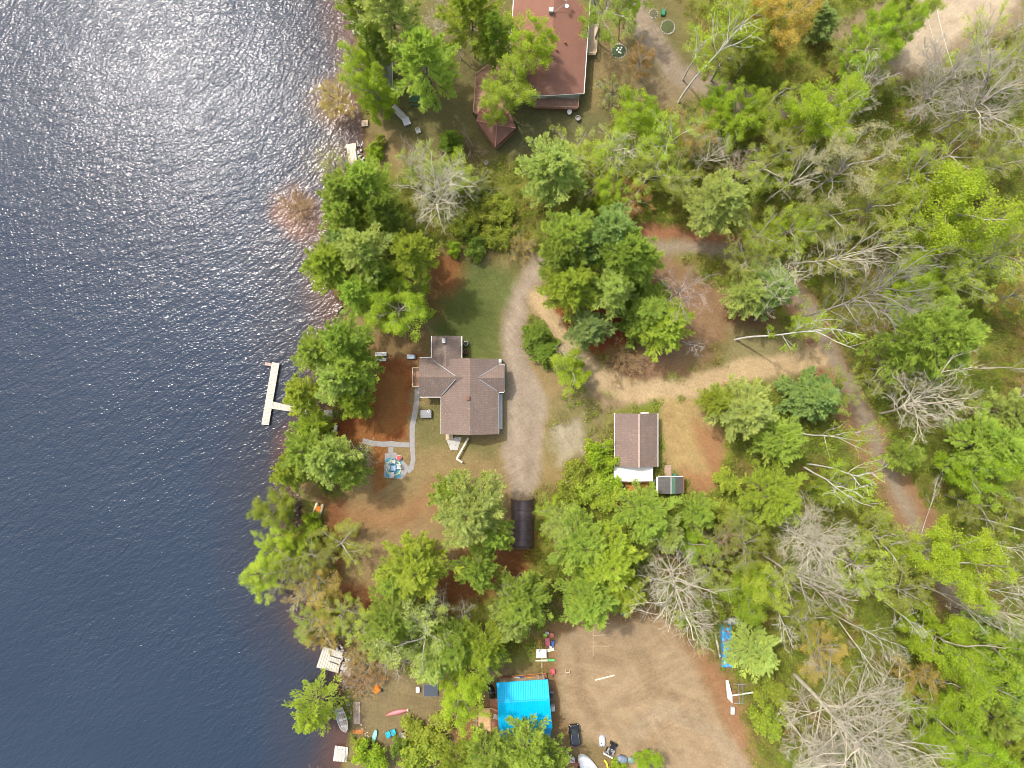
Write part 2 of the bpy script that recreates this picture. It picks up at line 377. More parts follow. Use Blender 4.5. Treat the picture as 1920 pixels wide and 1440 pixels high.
# ------------------------------------------------------------------ ground colour layers (albedo, leaf cover 0..1)
OLIVE = (.15, .19, .03); LAWN = (.115, .135, .042); DRY = (.24, .18, .085); RED = (.20, .062, .022); ORANGE = (.27, .118, .04)
SAND = (.315, .232, .143); DRIVE = (.29, .236, .178); ROADC = (.265, .215, .16); YDIRT = (.34, .25, .115); LITTER = (.22, .135, .065)
LAYERS = [
    # kind, points, half width, colour, soft, cover
    ('poly', [(640, -100), (1240, -100), (1330, 120), (1300, 190), (1230, 200), (1140, 245), (1080, 300), (960, 310), (860, 330), (760, 330), (690, 300), (660, 100)], 0, (.15, .135, .055), 40, .1),
    ('poly', [(690, 230), (760, 250), (800, 300), (760, 330), (690, 320)], 0, DRY, 24, .0),
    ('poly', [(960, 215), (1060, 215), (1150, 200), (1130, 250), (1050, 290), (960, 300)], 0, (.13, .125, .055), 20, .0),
    ('poly', [(1105, 60), (1160, 40), (1200, 160), (1140, 200), (1105, 200)], 0, DRY, 26, .1),
    ('poly', [(1200, 110), (1310, 160), (1300, 190), (1240, 210), (1200, 190)], 0, (.22, .17, .10), 24, .1),
    # home lot
    ('poly', [(640, 575), (700, 560), (800, 480), (900, 470), (1000, 480), (1010, 600), (1060, 690), (1130, 760), (1130, 870), (1000, 930), (960, 1060), (860, 1120), (640, 1110), (600, 960), (660, 900), (690, 780), (640, 640)], 0, DRY, 30, .08),
    ('poly', [(800, 470), (870, 480), (960, 500), (985, 540), (950, 600), (945, 690), (870, 690), (800, 640), (785, 580), (800, 520)], 0, LAWN, 26, .0),
    ('poly', [(790, 480), (860, 478), (865, 540), (830, 600), (800, 590)], 0, (.2, .09, .035), 22, .0),
    ('poly', [(820, 560), (890, 540), (930, 600), (920, 640), (850, 650), (810, 620)], 0, (.085, .105, .028), 26, .0),
    ('poly', [(690, 600), (790, 600), (800, 660), (770, 680), (690, 670)], 0, (.2, .13, .06), 22, .0),
    ('poly', [(655, 590), (740, 585), (720, 620), (650, 630)], 0, DRY, 18, .0),
    ('poly', [(705, 680), (780, 680), (776, 800), (770, 832), (700, 835), (620, 825), (620, 790), (690, 770)], 0, RED, 12, .0),
    ('poly', [(715, 700), (770, 690), (772, 800), (700, 830), (650, 830), (700, 770)], 0, ORANGE, 20, .0),
    ('poly', [(700, 835), (722, 840), (718, 910), (700, 930), (690, 880)], 0, ORANGE, 10, .0),
    ('poly', [(780, 770), (840, 750), (860, 820), (930, 825), (925, 850), (870, 880), (790, 850)], 0, (.165, .15, .06), 16, .0),
    ('poly', [(780, 845), (900, 850), (940, 870), (900, 920), (800, 930), (740, 910)], 0, DRY, 20, .0),
    ('poly', [(620, 940), (760, 930), (830, 900), (840, 960), (800, 1000), (760, 1010), (640, 985)], 0, (.26, .155, .075), 24, .0),
    ('poly', [(640, 985), (740, 990), (800, 960), (810, 1000), (760, 1060), (700, 1080), (640, 1040)], 0, (.24, .17, .09), 20, .05),
    ('poly', [(600, 930), (640, 930), (640, 1080), (720, 1120), (690, 1150), (630, 1130), (610, 1010)], 0, (.19, .085, .04), 16, .0),
    ('poly', [(900, 1010), (1000, 1010), (1000, 1080), (860, 1130), (800, 1110), (820, 1070)], 0, (.2, .085, .035), 22, .0),
    # shore camp at the lower left
    ('poly', [(640, 1200), (800, 1260), (930, 1240), (1040, 1260), (1060, 1440), (1000, 1500), (640, 1500), (650, 1300)], 0, (.19, .15, .08), 26, .12),
    ('poly', [(880, 1330), (940, 1310), (945, 1400), (850, 1440), (800, 1420)], 0, (.22, .125, .06), 18, .0),
    # driveway island, needle bed
    ('poly', [(1060, 530), (1200, 520), (1230, 590), (1180, 640), (1130, 680), (1070, 650), (1020, 580)], 0, RED, 18, .0),
    ('poly', [(1180, 440), (1300, 490), (1370, 560), (1390, 620), (1330, 690), (1220, 700), (1180, 650), (1230, 560)], 0, (.235, .15, .085), 26, .15),
    ('poly', [(1140, 660), (1240, 660), (1330, 700), (1240, 720), (1160, 710)], 0, (.235, .14, .08), 16, .0),
    ('poly', [(1370, 560), (1440, 570), (1460, 620), (1400, 640), (1360, 610)], 0, (.16, .09, .045), 16, .1),
    ('poly', [(1370, 630), (1520, 630), (1560, 700), (1440, 720), (1360, 700)], 0, (.22, .19, .09), 20, .0),
    ('poly', [(1020, 760), (1090, 730), (1150, 760), (1150, 900), (1080, 900), (1030, 860)], 0, (.19, .165, .07), 24, .3),
    ('poly', [(1030, 800), (1085, 790), (1090, 850), (1045, 870)], 0, (.31, .27, .19), 10, .0),
    ('poly', [(1240, 750), (1300, 740), (1345, 800), (1340, 880), (1300, 905), (1240, 880)], 0, YDIRT, 18, .0),
    ('poly', [(1290, 790), (1350, 800), (1350, 900), (1310, 940), (1280, 900)], 0, (.29, .16, .08), 16, .0),
    # new building lot and its rim
    ('poly', [(1000, 1190), (1060, 1150), (1220, 1120), (1300, 1190), (1370, 1290), (1440, 1500), (1050, 1500), (1030, 1380)], 0, LITTER, 24, .05),
    ('poly', [(1310, 1210), (1390, 1290), (1400, 1400), (1440, 1500), (1380, 1500), (1340, 1330)], 0, (.27, .15, .08), 20, .0),
    ('poly', [(1150, 1370), (1290, 1390), (1330, 1500), (1150, 1500)], 0, (.33, .24, .11), 22, .0),
    ('poly', [(1060, 1340), (1150, 1360), (1200, 1500), (1050, 1500)], 0, (.2, .15, .07), 20, .05),
    ('line', [(1480, 540), (1530, 620), (1570, 720), (1640, 850), (1690, 930), (1740, 1010), (1780, 1100), (1850, 1180)], 34, (.25, .15, .085), 12, .15),
    ('line', [(1195, 435), (1270, 440), (1350, 450), (1410, 455)], 16, (.27, .13, .07), 10, .1),
    ('poly', [(1560, 60), (1720, -60), (1960, -60), (1920, 40), (1830, 85), (1740, 130), (1650, 170), (1600, 170)], 0, (.24, .185, .12), 20, .05),
    ('line', [(1060, 640), (1110, 720), (1140, 760), (1200, 750)], 14, (.27, .2, .12), 12, .0),
]
PAVED = [
    ('gravel_driveway', 'line', [(1210, 462), (1120, 455), (1040, 480), (1000, 515), (972, 560), (962, 610), (962, 660), (968, 700)], 19, DRIVE, 10),
    ('gravel_driveway', 'poly', [(945, 660), (985, 668), (1005, 705), (1026, 745), (1026, 790), (1014, 850), (1008, 905), (990, 935), (962, 935), (950, 900), (938, 860), (950, 800), (948, 740)], 0, DRIVE, 8),
    ('sandy_track', 'line', [(1008, 560), (1030, 600), (1070, 660), (1130, 705), (1180, 735), (1240, 735), (1320, 718), (1400, 692), (1480, 682), (1540, 665)], 19, (.42, .315, .185), 8),
    ('sandy_track', 'poly', [(1240, 750), (1262, 748), (1285, 760), (1300, 820), (1330, 890), (1300, 885), (1250, 860), (1238, 800)], 0, YDIRT, 14),
    ('woodland_road', 'line', [(1190, 458), (1260, 463), (1340, 468), (1410, 478), (1470, 515), (1510, 570), (1545, 640), (1580, 700), (1620, 780), (1655, 860), (1685, 930), (1720, 1000), (1755, 1070), (1800, 1140), (1870, 1210), (1980, 1300)], 13, ROADC, 12),
    ('woodland_road', 'line', [(1170, -60), (1205, 40), (1235, 90), (1270, 140), (1330, 160), (1390, 185), (1440, 215)], 19, ROADC, 10),
    ('woodland_road', 'line', [(1440, 215), (1520, 190), (1600, 160), (1650, 130), (1700, 90)], 15, ROADC, 10),
    ('sand_pit', 'poly', [(1720, -80), (1905, -80), (1905, 10), (1880, 40), (1830, 45), (1800, 70), (1740, 115), (1690, 130), (1690, 90), (1712, 40)], 0, (.42, .345, .25), 14),
    ('building_lot', 'poly', [(1040, 1200), (1090, 1175), (1200, 1160), (1260, 1175), (1300, 1240), (1330, 1310), (1370, 1370), (1410, 1440), (1440, 1520), (1250, 1520), (1190, 1430), (1110, 1390), (1060, 1350), (1045, 1280)], 0, SAND, 14),
]

def ground_fields(px, py):
    wx = (fbm(px, py, 70, 11) - 0.5) * 46 + (fbm(px, py, 14, 15, 3) - 0.5) * 14
    wy = (fbm(px, py, 70, 21) - 0.5) * 46 + (fbm(px, py, 14, 25, 3) - 0.5) * 14
    n = px.shape
    t = np.clip((fbm(px, py, 120, 31) - 0.35) / 0.3, 0, 1)[..., None]
    col = np.array(OLIVE) * (1 - t) + np.array((.18, .195, .036)) * t
    b = np.clip((fbm(px, py, 55, 41) - 0.56) / 0.12, 0, 1)[..., None]
    col = col * (1 - b * .8) + np.array((.175, .112, .052)) * b * .8
    cov = np.full(n, 1.0)
    X = px + wx; Y = py + wy
    for kind, pts, hw, c, soft, cv in LAYERS:
        d = sdist(X, Y, pts) if kind == 'poly' else sdist(X, Y, pts, False) - hw
        a = sstep(d, soft); col = col * (1 - a[..., None]) + np.array(c) * a[..., None]; cov = cov * (1 - a) + cv * a
    reg = np.zeros(n, int)
    wx = (fbm(px, py, 40, 51) - 0.5) * 16 + (fbm(px, py, 9, 55, 2) - 0.5) * 7; wy = (fbm(px, py, 40, 61) - 0.5) * 16 + (fbm(px, py, 9, 65, 2) - 0.5) * 7
    X = px + wx; Y = py + wy
    for i, (nm, kind, pts, hw, c, soft) in enumerate(PAVED):
        d = sdist(X, Y, pts) if kind == 'poly' else sdist(X, Y, pts, False) - hw
        a = sstep(d, soft); col = col * (1 - a[..., None]) + np.array(c) * a[..., None]; cov = cov * (1 - a)
        reg = np.where(d < 0, i + 1, reg)
    # wheel tracks and wear on the driveway
    for pts, c, hw, amt in (([(1000, 515), (968, 570), (955, 640), (965, 720), (968, 800), (972, 900)], (.36, .30, .24), 5, .6),
                       ([(985, 560), (975, 640), (992, 720), (1000, 800), (985, 900)], (.22, .18, .14), 5, .4),
                       ([(1085, 1200), (1090, 1300), (1120, 1360)], (.205, .147, .09), 8, .5),
                       ([(1075, 1190), (1055, 1240), (1060, 1330)], (.31, .25, .155), 5, .6),
                       ([(1050, 610), (1110, 690), (1180, 728)], (.42, .33, .19), 4, .5),
                       ([(1180, 1380), (1250, 1330), (1340, 1370), (1400, 1460)], (.305, .245, .17), 16, .6),
                       ([(1060, 1200), (1072, 1280), (1110, 1350), (1190, 1380), (1300, 1420)], (.23, .165, .1), 3, .35), ([(1075, 1200), (1088, 1280), (1125, 1342), (1200, 1368), (1310, 1405)], (.23, .165, .1), 3, .35),
                       ([(1120, 1200), (1180, 1230), (1250, 1280), (1300, 1360), (1330, 1440)], (.23, .165, .1), 3, .35), ([(1135, 1192), (1195, 1220), (1265, 1272), (1318, 1355), (1350, 1440)], (.23, .165, .1), 3, .35),
                       ([(1150, 1320), (1220, 1300), (1290, 1310)], (.21, .15, .092), 10, .4), ([(1100, 1230), (1160, 1280), (1150, 1330)], (.31, .23, .145), 10, .5),
                       ([(1180, 1250), (1270, 1260), (1320, 1330)], (.30, .225, .14), 22, .5),
                       ([(1120, 1240), (1200, 1230), (1230, 1290)], (.22, .16, .095), 18, .5)):
        a = sstep(sdist(X, Y, pts, False) - hw, 8) * amt; col = col * (1 - a[..., None]) + np.array(c) * a[..., None]
    return col, cov, reg

# ------------------------------------------------------------------ ground sheet, roads, lake
def axis(lo, hi, step, far):
    a = np.arange(lo, hi + 1e-6, step); out = [a]; d = step
    lft = []; x = lo
    while x > -far: d *= 1.5; x -= d; lft.append(x)
    d = step; rgt = []; x = hi
    while x < far: d *= 1.5; x += d; rgt.append(x)
    return np.concatenate([lft[::-1], a, rgt])

def build_ground():
    gx = axis(-46, 100, 0.36, 900); gy = axis(-76, 76, 0.36, 900)
    X, Y = np.meshgrid(gx, gy); px = X * PPM + 960; py = 720 - Y * PPM
    col, cov, reg = ground_fields(px, py)
    sd = shore_dist(px, py) / PPM
    Z = np.where(sd > 0, -0.62 + 0.62 * np.clip(sd / 2.2, 0, 1) ** 0.7, -0.62 + np.maximum(sd * 0.22, -3.0))
    Z = Z + np.where(sd > 2, (fbm(px, py, 60, 71) - 0.5) * 0.16, 0) * np.clip(cov, 0, 1)
    wet = sstep(sd - 0.8, 0.9); wetc = np.array((.10, .06, .035)) * (0.7 + 0.6 * fbm(px, py, 20, 81))[..., None]
    col = col * (1 - wet[..., None]) + wetc * wet[..., None]
    col = col * .76
    ny, nx = X.shape
    idx = np.arange(nx * ny).reshape(ny, nx)
    F = np.stack([idx[:-1, :-1], idx[:-1, 1:], idx[1:, 1:], idx[1:, :-1]], -1).reshape(-1, 4)
    fr = reg[:-1, :-1].ravel()
    names = ['ground'] + [p[0] for p in PAVED]
    V = np.stack([X, Y, Z], -1).reshape(-1, 3); C = col.reshape(-1, 3); G = cov.ravel()
    mat = ground_mat()
    for nm in dict.fromkeys(names):
        sel = np.isin(fr, [i for i, q in enumerate(names) if q == nm])
        f = F[sel]; u, inv = np.unique(f, return_inverse=True)
        me = fast_mesh(nm, V[u], inv.reshape(f.shape), {'Col': C[u], 'grass': G[u]}, smooth=True)
        me.materials.append(mat)
        o = bpy.data.objects.new(nm, me); COL.objects.link(o); o['kind'] = 'structure'

def build_lake():
    gx = axis(-100, -22, 1.0, 900); gx = gx[gx < -16]; gy = axis(-76, 76, 1.0, 900)
    X, Y = np.meshgrid(gx, gy); px = X * PPM + 960; py = 720 - Y * PPM
    sd = -shore_dist(px, py) / PPM + (fbm(px, py, 90, 91) - 0.5) * 4
    deep = np.array((.017, .027, .046)); mid = np.array((.025, .026, .034)); shal = np.array((.062, .036, .029))
    a = np.clip(sd / 5.5, 0, 1)[..., None]; b = np.clip((sd - 2.5) / 13, 0, 1)[..., None]
    col = shal * (1 - a) + mid * a; col = col * (1 - b) + deep * b
    for (cx, cy, r, c) in ((555, 395, 42, (.20, .085, .035)), (625, 190, 40, (.15, .085, .03)), (618, 305, 34, (.13, .095, .03)), (560, 830, 40, (.07, .03, .02))):
        m = (sstep(np.hypot(px - cx, py - cy) + (fbm(px, py, 40, 95) - .5) * 40 - r, 26) * 0.4)[..., None]
        col = col * (1 - m) + np.array(c) * m
    ny, nx = X.shape; idx = np.arange(nx * ny).reshape(ny, nx)
    F = np.stack([idx[:-1, :-1], idx[:-1, 1:], idx[1:, 1:], idx[1:, :-1]], -1).reshape(-1, 4)
    V = np.stack([X, Y, np.full(X.shape, -0.5)], -1).reshape(-1, 3)
    me = fast_mesh('lake_water', V, F, {'Col': col.reshape(-1, 3)}, smooth=True); me.materials.append(water_mat())
    o = bpy.data.objects.new('lake_water', me); COL.objects.link(o); o['kind'] = 'structure'

build_ground(); build_lake()

# ------------------------------------------------------------------ plant growth
def nrm(a): return a / (np.linalg.norm(a, axis=-1, keepdims=True) + 1e-9)

def grow(rng, start, d, L, k, wob=0.18, up=0.0):
    """bundles of polylines (n,k,3)"""
    p = start.copy(); d = nrm(d); out = [p]
    for i in range(k - 1):
        p = p + d * (L / (k - 1))[:, None]; out.append(p)
        d = nrm(d + wob * rng.normal(size=d.shape) + np.array([0, 0, up]))
    return np.stack(out, 1)

def along(pts, t):
    """points and directions at parameters t (n,m)"""
    k = pts.shape[1]; f = np.clip(t, 0, 0.9999) * (k - 1); i = f.astype(int); w = (f - i)[..., None]
    r = np.arange(len(pts))[:, None]
    a = pts[r, i]; b = pts[r, i + 1]
    return a * (1 - w) + b * w, nrm(b - a)

def kids(rng, pts, L, m, t0, t1, ang, flat=0.0):
    n = len(pts); t = t0 + (t1 - t0) * (np.arange(m)[None, :] + rng.uniform(0, 1, (n, m))) / m
    p, d = along(pts, t)
    q = rng.normal(size=d.shape); q[..., 2] *= (1 - flat); q = nrm(q - (q * d).sum(-1, keepdims=True) * d)
    a = ang * rng.uniform(0.7, 1.25, (n, m))[..., None]
    dd = np.cos(a) * d + np.sin(a) * q
    return p.reshape(-1, 3), dd.reshape(-1, 3), np.repeat(L, m), t.reshape(-1)

def tubes(pts, r0, r1, n=3):
    """(N,k,3) polylines to prisms: verts, quads"""
    N_, k, _ = pts.shape
    d = np.empty_like(pts); d[:, :-1] = pts[:, 1:] - pts[:, :-1]; d[:, -1] = d[:, -2]; d = nrm(d)
    ref = np.where(np.abs(d[..., 2:3]) > 0.9, np.array([1.0, 0, 0]), np.array([0, 0, 1.0]))
    u = nrm(np.cross(d, ref)); w = np.cross(d, u)
    r = (r0[:, None] + (r1 - r0)[:, None] * np.linspace(0, 1, k)[None, :])[..., None, None]
    a = np.linspace(0, 2 * np.pi, n, endpoint=False)
    ring = pts[:, :, None, :] + r * (np.cos(a)[None, None, :, None] * u[:, :, None, :] + np.sin(a)[None, None, :, None] * w[:, :, None, :])
    V = ring.reshape(-1, 3)
    base = (np.arange(N_) * k * n)[:, None, None] + (np.arange(k - 1) * n)[None, :, None] + np.arange(n)[None, None, :]
    nx = (np.arange(N_) * k * n)[:, None, None] + (np.arange(k - 1) * n)[None, :, None] + ((np.arange(n) + 1) % n)[None, None, :]
    F = np.stack([base, nx, nx + n, base + n], -1).reshape(-1, 4)
    return V, F

def merge(parts):
    vs = []; fs = []; o = 0
    for v, f in parts: vs.append(v); fs.append(f + o); o += len(v)
    return np.concatenate(vs), np.concatenate(fs)

def leaves(rng, pos, size, upb=1.5, aspect=0.6):
    """one diamond leaf (cluster) at each position"""
    n = len(pos); nn = nrm(rng.normal(size=(n, 3)) + np.array([0, 0, upb])); q = rng.normal(size=(n, 3))
    u = nrm(np.cross(nn, q)); v = np.cross(nn, u); s = (size * rng.uniform(0.6, 1.35, n))[:, None]
    V = np.stack([pos - u * s * .5, pos + v * s * aspect * .5 + nn * s * .06, pos + u * s * .5, pos - v * s * aspect * .5 + nn * s * .06], 1).reshape(-1, 3)
    F = np.arange(n * 4).reshape(n, 4)
    return V, F

def skeleton(seed, h, R, z0=0.3, nl=14, m=(6, 5, 4), lean=0.05, prof='oval', el=(20, 65), stems=1, wob=0.16, sub=(.5, .42, .45), upc=0.03, limb=1.0):
    """trunk, limbs, branches, twigs of a broadleaf tree"""
    rng = np.random.default_rng(seed); lv = []
    if stems == 1:
        tr = grow(rng, np.zeros((1, 3)), np.array([[rng.normal() * lean, rng.normal() * lean, 1.0]]), np.array([h * .93]), 9, wob * .35, 0.06)
        r0 = np.array([0.011 * h + 0.05]); lv.append((tr, r0, r0 * 0.2, np.array([h])))
        t = z0 + (0.99 - z0) * ((np.arange(nl) + rng.uniform(0, 1, nl)) / nl) ** 0.9
        p, _ = along(tr, t[None]); p = p[0]
        s = (t - z0) / (1 - z0)
        if prof == 'oval': pr = np.sqrt(np.clip(1 - (1.65 * s - 0.75) ** 2 / 1.0, 0.12, 1))
        elif prof == 'cone': pr = 1.02 - 0.9 * s
        else: pr = np.clip(0.5 + 1.0 * s - 0.75 * s ** 2, 0.3, 1)
        az = np.arange(nl) * 2.399 + rng.uniform(0, 0.9, nl); e = np.radians(el[0] + (el[1] - el[0]) * s + rng.uniform(-9, 9, nl))
        d = np.stack([np.cos(az) * np.cos(e), np.sin(az) * np.cos(e), np.sin(e)], -1)
        L = R * pr * rng.uniform(0.75, 1.2, nl) / np.maximum(np.cos(e), 0.45)
        lb = grow(rng, p, d, L, 6, wob, upc); rl = (0.016 * L + 0.016) * limb; lv.append((lb, rl, rl * .35, L))
    else:
        az = np.arange(stems) * 2.399 + rng.uniform(0, .8, stems); e = np.radians(rng.uniform(el[0], el[1], stems))
        d = np.stack([np.cos(az) * np.cos(e), np.sin(az) * np.cos(e), np.sin(e)], -1)
        L = np.minimum(h / np.sin(e), R / np.maximum(np.cos(e), .2) * 1.0) * rng.uniform(.7, 1.05, stems)
        lb = grow(rng, rng.normal(size=(stems, 3)) * np.array([.12, .12, 0]), d, L, 6, wob, upc); rl = 0.012 * L + 0.018; lv.append((lb, rl, rl * .35, L))
    for j, mm in enumerate(m):
        P, _, _, PL = lv[-1]
        s_, d_, L_, t_ = kids(rng, P, PL, mm, 0.22 if j else 0.25, 0.98, math.radians(46), 0.2)
        L_ = L_ * sub[min(j, 2)] * rng.uniform(.6, 1.2, len(L_)) * (1.15 - 0.5 * t_)
        k = 5 if j == 0 else 4 if j == 1 else 3
        b = grow(rng, s_, d_, L_, k, wob * 1.1, upc)
        rr = np.maximum(0.011 * L_ + 0.006, 0.013); lv.append((b, rr, rr * .5, L_))
    return lv

def wood_mesh(name, lv, nside=(7, 5, 3, 3, 3), rmin=0.0, rs=1.0):
    v, f = merge([tubes(p, np.maximum(a * rs, rmin), np.maximum(b * rs, rmin * .7), nside[i]) for i, (p, a, b, L) in enumerate(lv)])
    me = fast_mesh(name, v, f, None, True); me.materials.append(M_BARK); return me

def leaf_mesh(name, seed, lv, levels, per, size, jit, mat, upb=1.5, aspect=.62, cap=None):
    rng = np.random.default_rng(seed + 999); P = []
    for i in levels:
        p, _, _, L = lv[i]; t = rng.uniform(0.25, 1.0, (len(p), per)); q, _ = along(p, t); P.append(q.reshape(-1, 3))
    P = np.concatenate(P)
    if cap and len(P) > cap: P = P[rng.choice(len(P), cap, False)]
    P = P + rng.normal(size=P.shape) * jit
    P[:, 2] = np.maximum(P[:, 2], .1)
    V, F = leaves(rng, P, size, upb, aspect)
    val = np.repeat(np.clip(rng.normal(.3, .3, len(P)), 0, 1), 4)
    me = fast_mesh(name, V, F, {'v': val}); me.materials.append(mat); return me

def pine(seed, h=18.0, R=4.6, z0=0.3, step=.95, nb=6, droop=0.0, blade=.34, bw=.075, nblade=11, tstep=.27, conical=False):
    """plumed pine: whorls of boughs, side sprays, brushes of needles"""
    rng = np.random.default_rng(seed)
    tr = grow(rng, np.zeros((1, 3)), np.array([[rng.normal() * .03, rng.normal() * .03, 1.]]), np.array([h]), 9, .02, .05)
    r0 = np.array([.010 * h + .06]); parts = [tubes(tr, r0, r0 * .12, 7)]
    S = []; D = []; LL = []
    z = z0 * h; off = rng.uniform(0, 6)
    while z < h * 0.985:
        s = (z - z0 * h) / (h * (1 - z0)); n = nb + rng.integers(-1, 2)
        if s > .85: n = max(3, n - 1)
        for i in range(n):
            az = off + i * 6.283 / n + rng.uniform(-.35, .35)
            prof = (1 - s) * 1.0 + .06 if conical else ((1 - s) ** .8 * 1.12 + .05) * (0.7 + 0.3 * min(1, s * 4))
            L = R * prof * rng.uniform(.6, 1.25)
            e = math.radians((-4 if droop else 6) + 38 * s + rng.uniform(-8, 8)) - droop
            p, _ = along(tr, np.array([[z / h]])); S.append(p[0, 0]); D.append((math.cos(az) * math.cos(e), math.sin(az) * math.cos(e), math.sin(e))); LL.append(L)
        off += 1.1; z += step * rng.uniform(.75, 1.25) * (1 - .35 * s)
    S = np.array(S); D = np.array(D); LL = np.array(LL)
    bo = grow(rng, S, D, LL, 6, .07, .07); rb = .013 * LL + .015; parts.append(tubes(bo, rb, rb * .3, 4))
    # side sprays alternate left and right, nearly level
    m = 13; n = len(bo); t = np.clip(.25 + .75 * (np.arange(m)[None] + rng.uniform(.1, .9, (n, m))) / m, 0, 1)
    p, d = along(bo, t); side = np.where((np.arange(m) % 2 == 0)[None, :, None], 1.0, -1.0)
    hor = nrm(np.cross(d, np.array([0, 0, 1.]))) * side
    a = np.radians(rng.uniform(24, 44, (n, m)))[..., None]
    dd = np.cos(a) * d + np.sin(a) * hor + np.array([0, 0, .1]) + rng.normal(size=d.shape) * .1
    sl = np.clip(LL[:, None] * .30 * (1.15 - t) + .34, .34, 1.6) * rng.uniform(.75, 1.2, (n, m))
    sp = grow(rng, p.reshape(-1, 3), dd.reshape(-1, 3), sl.ravel(), 4, .1, .06)
    # extra sprays at the bough tips
    tip, td = along(bo, np.full((n, 3), .97)); td = td + rng.normal(size=td.shape) * .35
    sp2 = grow(rng, tip.reshape(-1, 3), td.reshape(-1, 3), np.full(n * 3, .6) * rng.uniform(.7, 1.2, n * 3), 4, .1, .08)
    sp = np.concatenate([sp, sp2]); sL = np.concatenate([sl.ravel(), np.full(n * 3, .6)])
    parts.append(tubes(sp, np.full(len(sp), .014), np.full(len(sp), .007), 3))
    T = []; TD = []
    for k_ in range(6):
        tt = 1.0 - k_ * tstep / sL + rng.uniform(-.05, .05, len(sL)); ok = tt > .08
        q, qd = along(sp[ok], np.clip(tt[ok], 0, 1)[:, None]); T.append(q[:, 0]); TD.append(qd[:, 0])
    T = np.concatenate(T); TD = np.concatenate(TD); K = len(T)
    base = np.repeat(T, nblade, 0); dr = nrm(np.repeat(TD, nblade, 0) * .9 + nrm(rng.normal(size=(K * nblade, 3))) * .6 + np.array([0, 0, .2]))
    base = base + rng.normal(size=base.shape) * .05
    q = nrm(np.cross(dr, rng.normal(size=dr.shape) * .35 + np.array([0, 0, 1.]))); ln = (blade * rng.uniform(.65, 1.25, len(dr)))[:, None]
    V = np.stack([base - q * bw * .35, base + q * bw * .35, base + dr * ln * .6 + q * bw * .5, base + dr * ln, ], 1).reshape(-1, 3)
    F = np.arange(len(V)).reshape(-1, 4)
    # tips of the sprays are the fresher, paler needles
    val = np.repeat(np.clip(rng.normal(.22, .22, K), 0, 1), nblade); val = np.stack([val * .6, val * .6, val, np.clip(val + .5, 0, 1)], 1).ravel()
    v, f = merge(parts); tm = fast_mesh('pine_trunk', v, f, None, True); tm.materials.append(M_BARK)
    cm = fast_mesh('pine_crown', V, F, {'v': val}); cm.materials.append(M_NEEDLE)
    return tm, cm

def proto_leafy(seed, h=12., R=4.2, per=14, size=.2, jit=.26, **kw):
    lv = skeleton(seed, h, R, m=(6, 5, 3), nl=15, **kw)
    return wood_mesh('leafy_trunk', lv[:-1]), leaf_mesh('leafy_crown', seed, lv, (3, 4), per, size, jit, M_LEAF)

def proto_sparse(seed, h=14., R=4.0, per=7, size=.18, jit=.2, z0=.3, **kw):
    lv = skeleton(seed, h, R, m=(6, 5, 3), nl=13, z0=z0, **kw)
    return wood_mesh('sparse_trunk', lv, rmin=.016), leaf_mesh('sparse_crown', seed, lv, (4,), per, size, jit, M_LEAF)

def proto_bare(seed, h=14., R=4.2, nl=13, m=(5, 4, 2), tw=.02, **kw):
    kw.setdefault('sub', (.55, .52, .6)); kw.setdefault('wob', .13); kw.setdefault('limb', .8)
    lv = skeleton(seed, h, R, m=m, nl=nl, **kw)
    a = wood_mesh('bare_trunk', lv[:2], rs=1.1); v, f = merge([tubes(p, np.maximum(x, tw), np.maximum(y, tw * .6), 3) for p, x, y, L in lv[2:]])
    b = fast_mesh('bare_crown', v, f, None, True); b.materials.append(M_BARK); return a, b

def proto_birch(seed, h=15., R=3.0, leafy=1):
    lv = skeleton(seed, h, R, m=(4, 4, 2), nl=8, z0=.45, el=(38, 70), wob=.13, lean=.08, limb=.7)
    return wood_mesh('birch_trunk', lv[:3], rmin=.024, rs=.85), (leaf_mesh('birch_crown', seed, lv, (3, 4), 4, .2, .16, M_LEAF) if leafy else wood_mesh('birch_twigs', lv[3:], (3, 3), .012))

def proto_bush(seed, h=2.6, R=1.9, per=5, size=.24, jit=.16, el=(35, 85)):
    lv = skeleton(seed, h, R, stems=11, m=(5, 4, 3), el=el, wob=.2)
    return wood_mesh('bush_stems', lv[:-1], (4, 3, 3, 3)), leaf_mesh('bush_foliage', seed, lv, (2, 3), per, size, jit, M_LEAF)

def proto_twiggy(seed, h=3.0, R=2.2, per=2):
    lv = skeleton(seed, h, R, stems=15, m=(5, 4, 3), el=(28, 80), wob=.16)
    return wood_mesh('shrub_stems', lv, (4, 3, 3, 3), .013), leaf_mesh('shrub_buds', seed, lv, (3,), per, .13, .08, M_LEAF)

def proto_cedar(seed, h=5., R=1.8):
    return pine(seed, h, R, z0=.05, step=.38, nb=6, blade=.22, bw=.12, nblade=6, tstep=.2, conical=True)

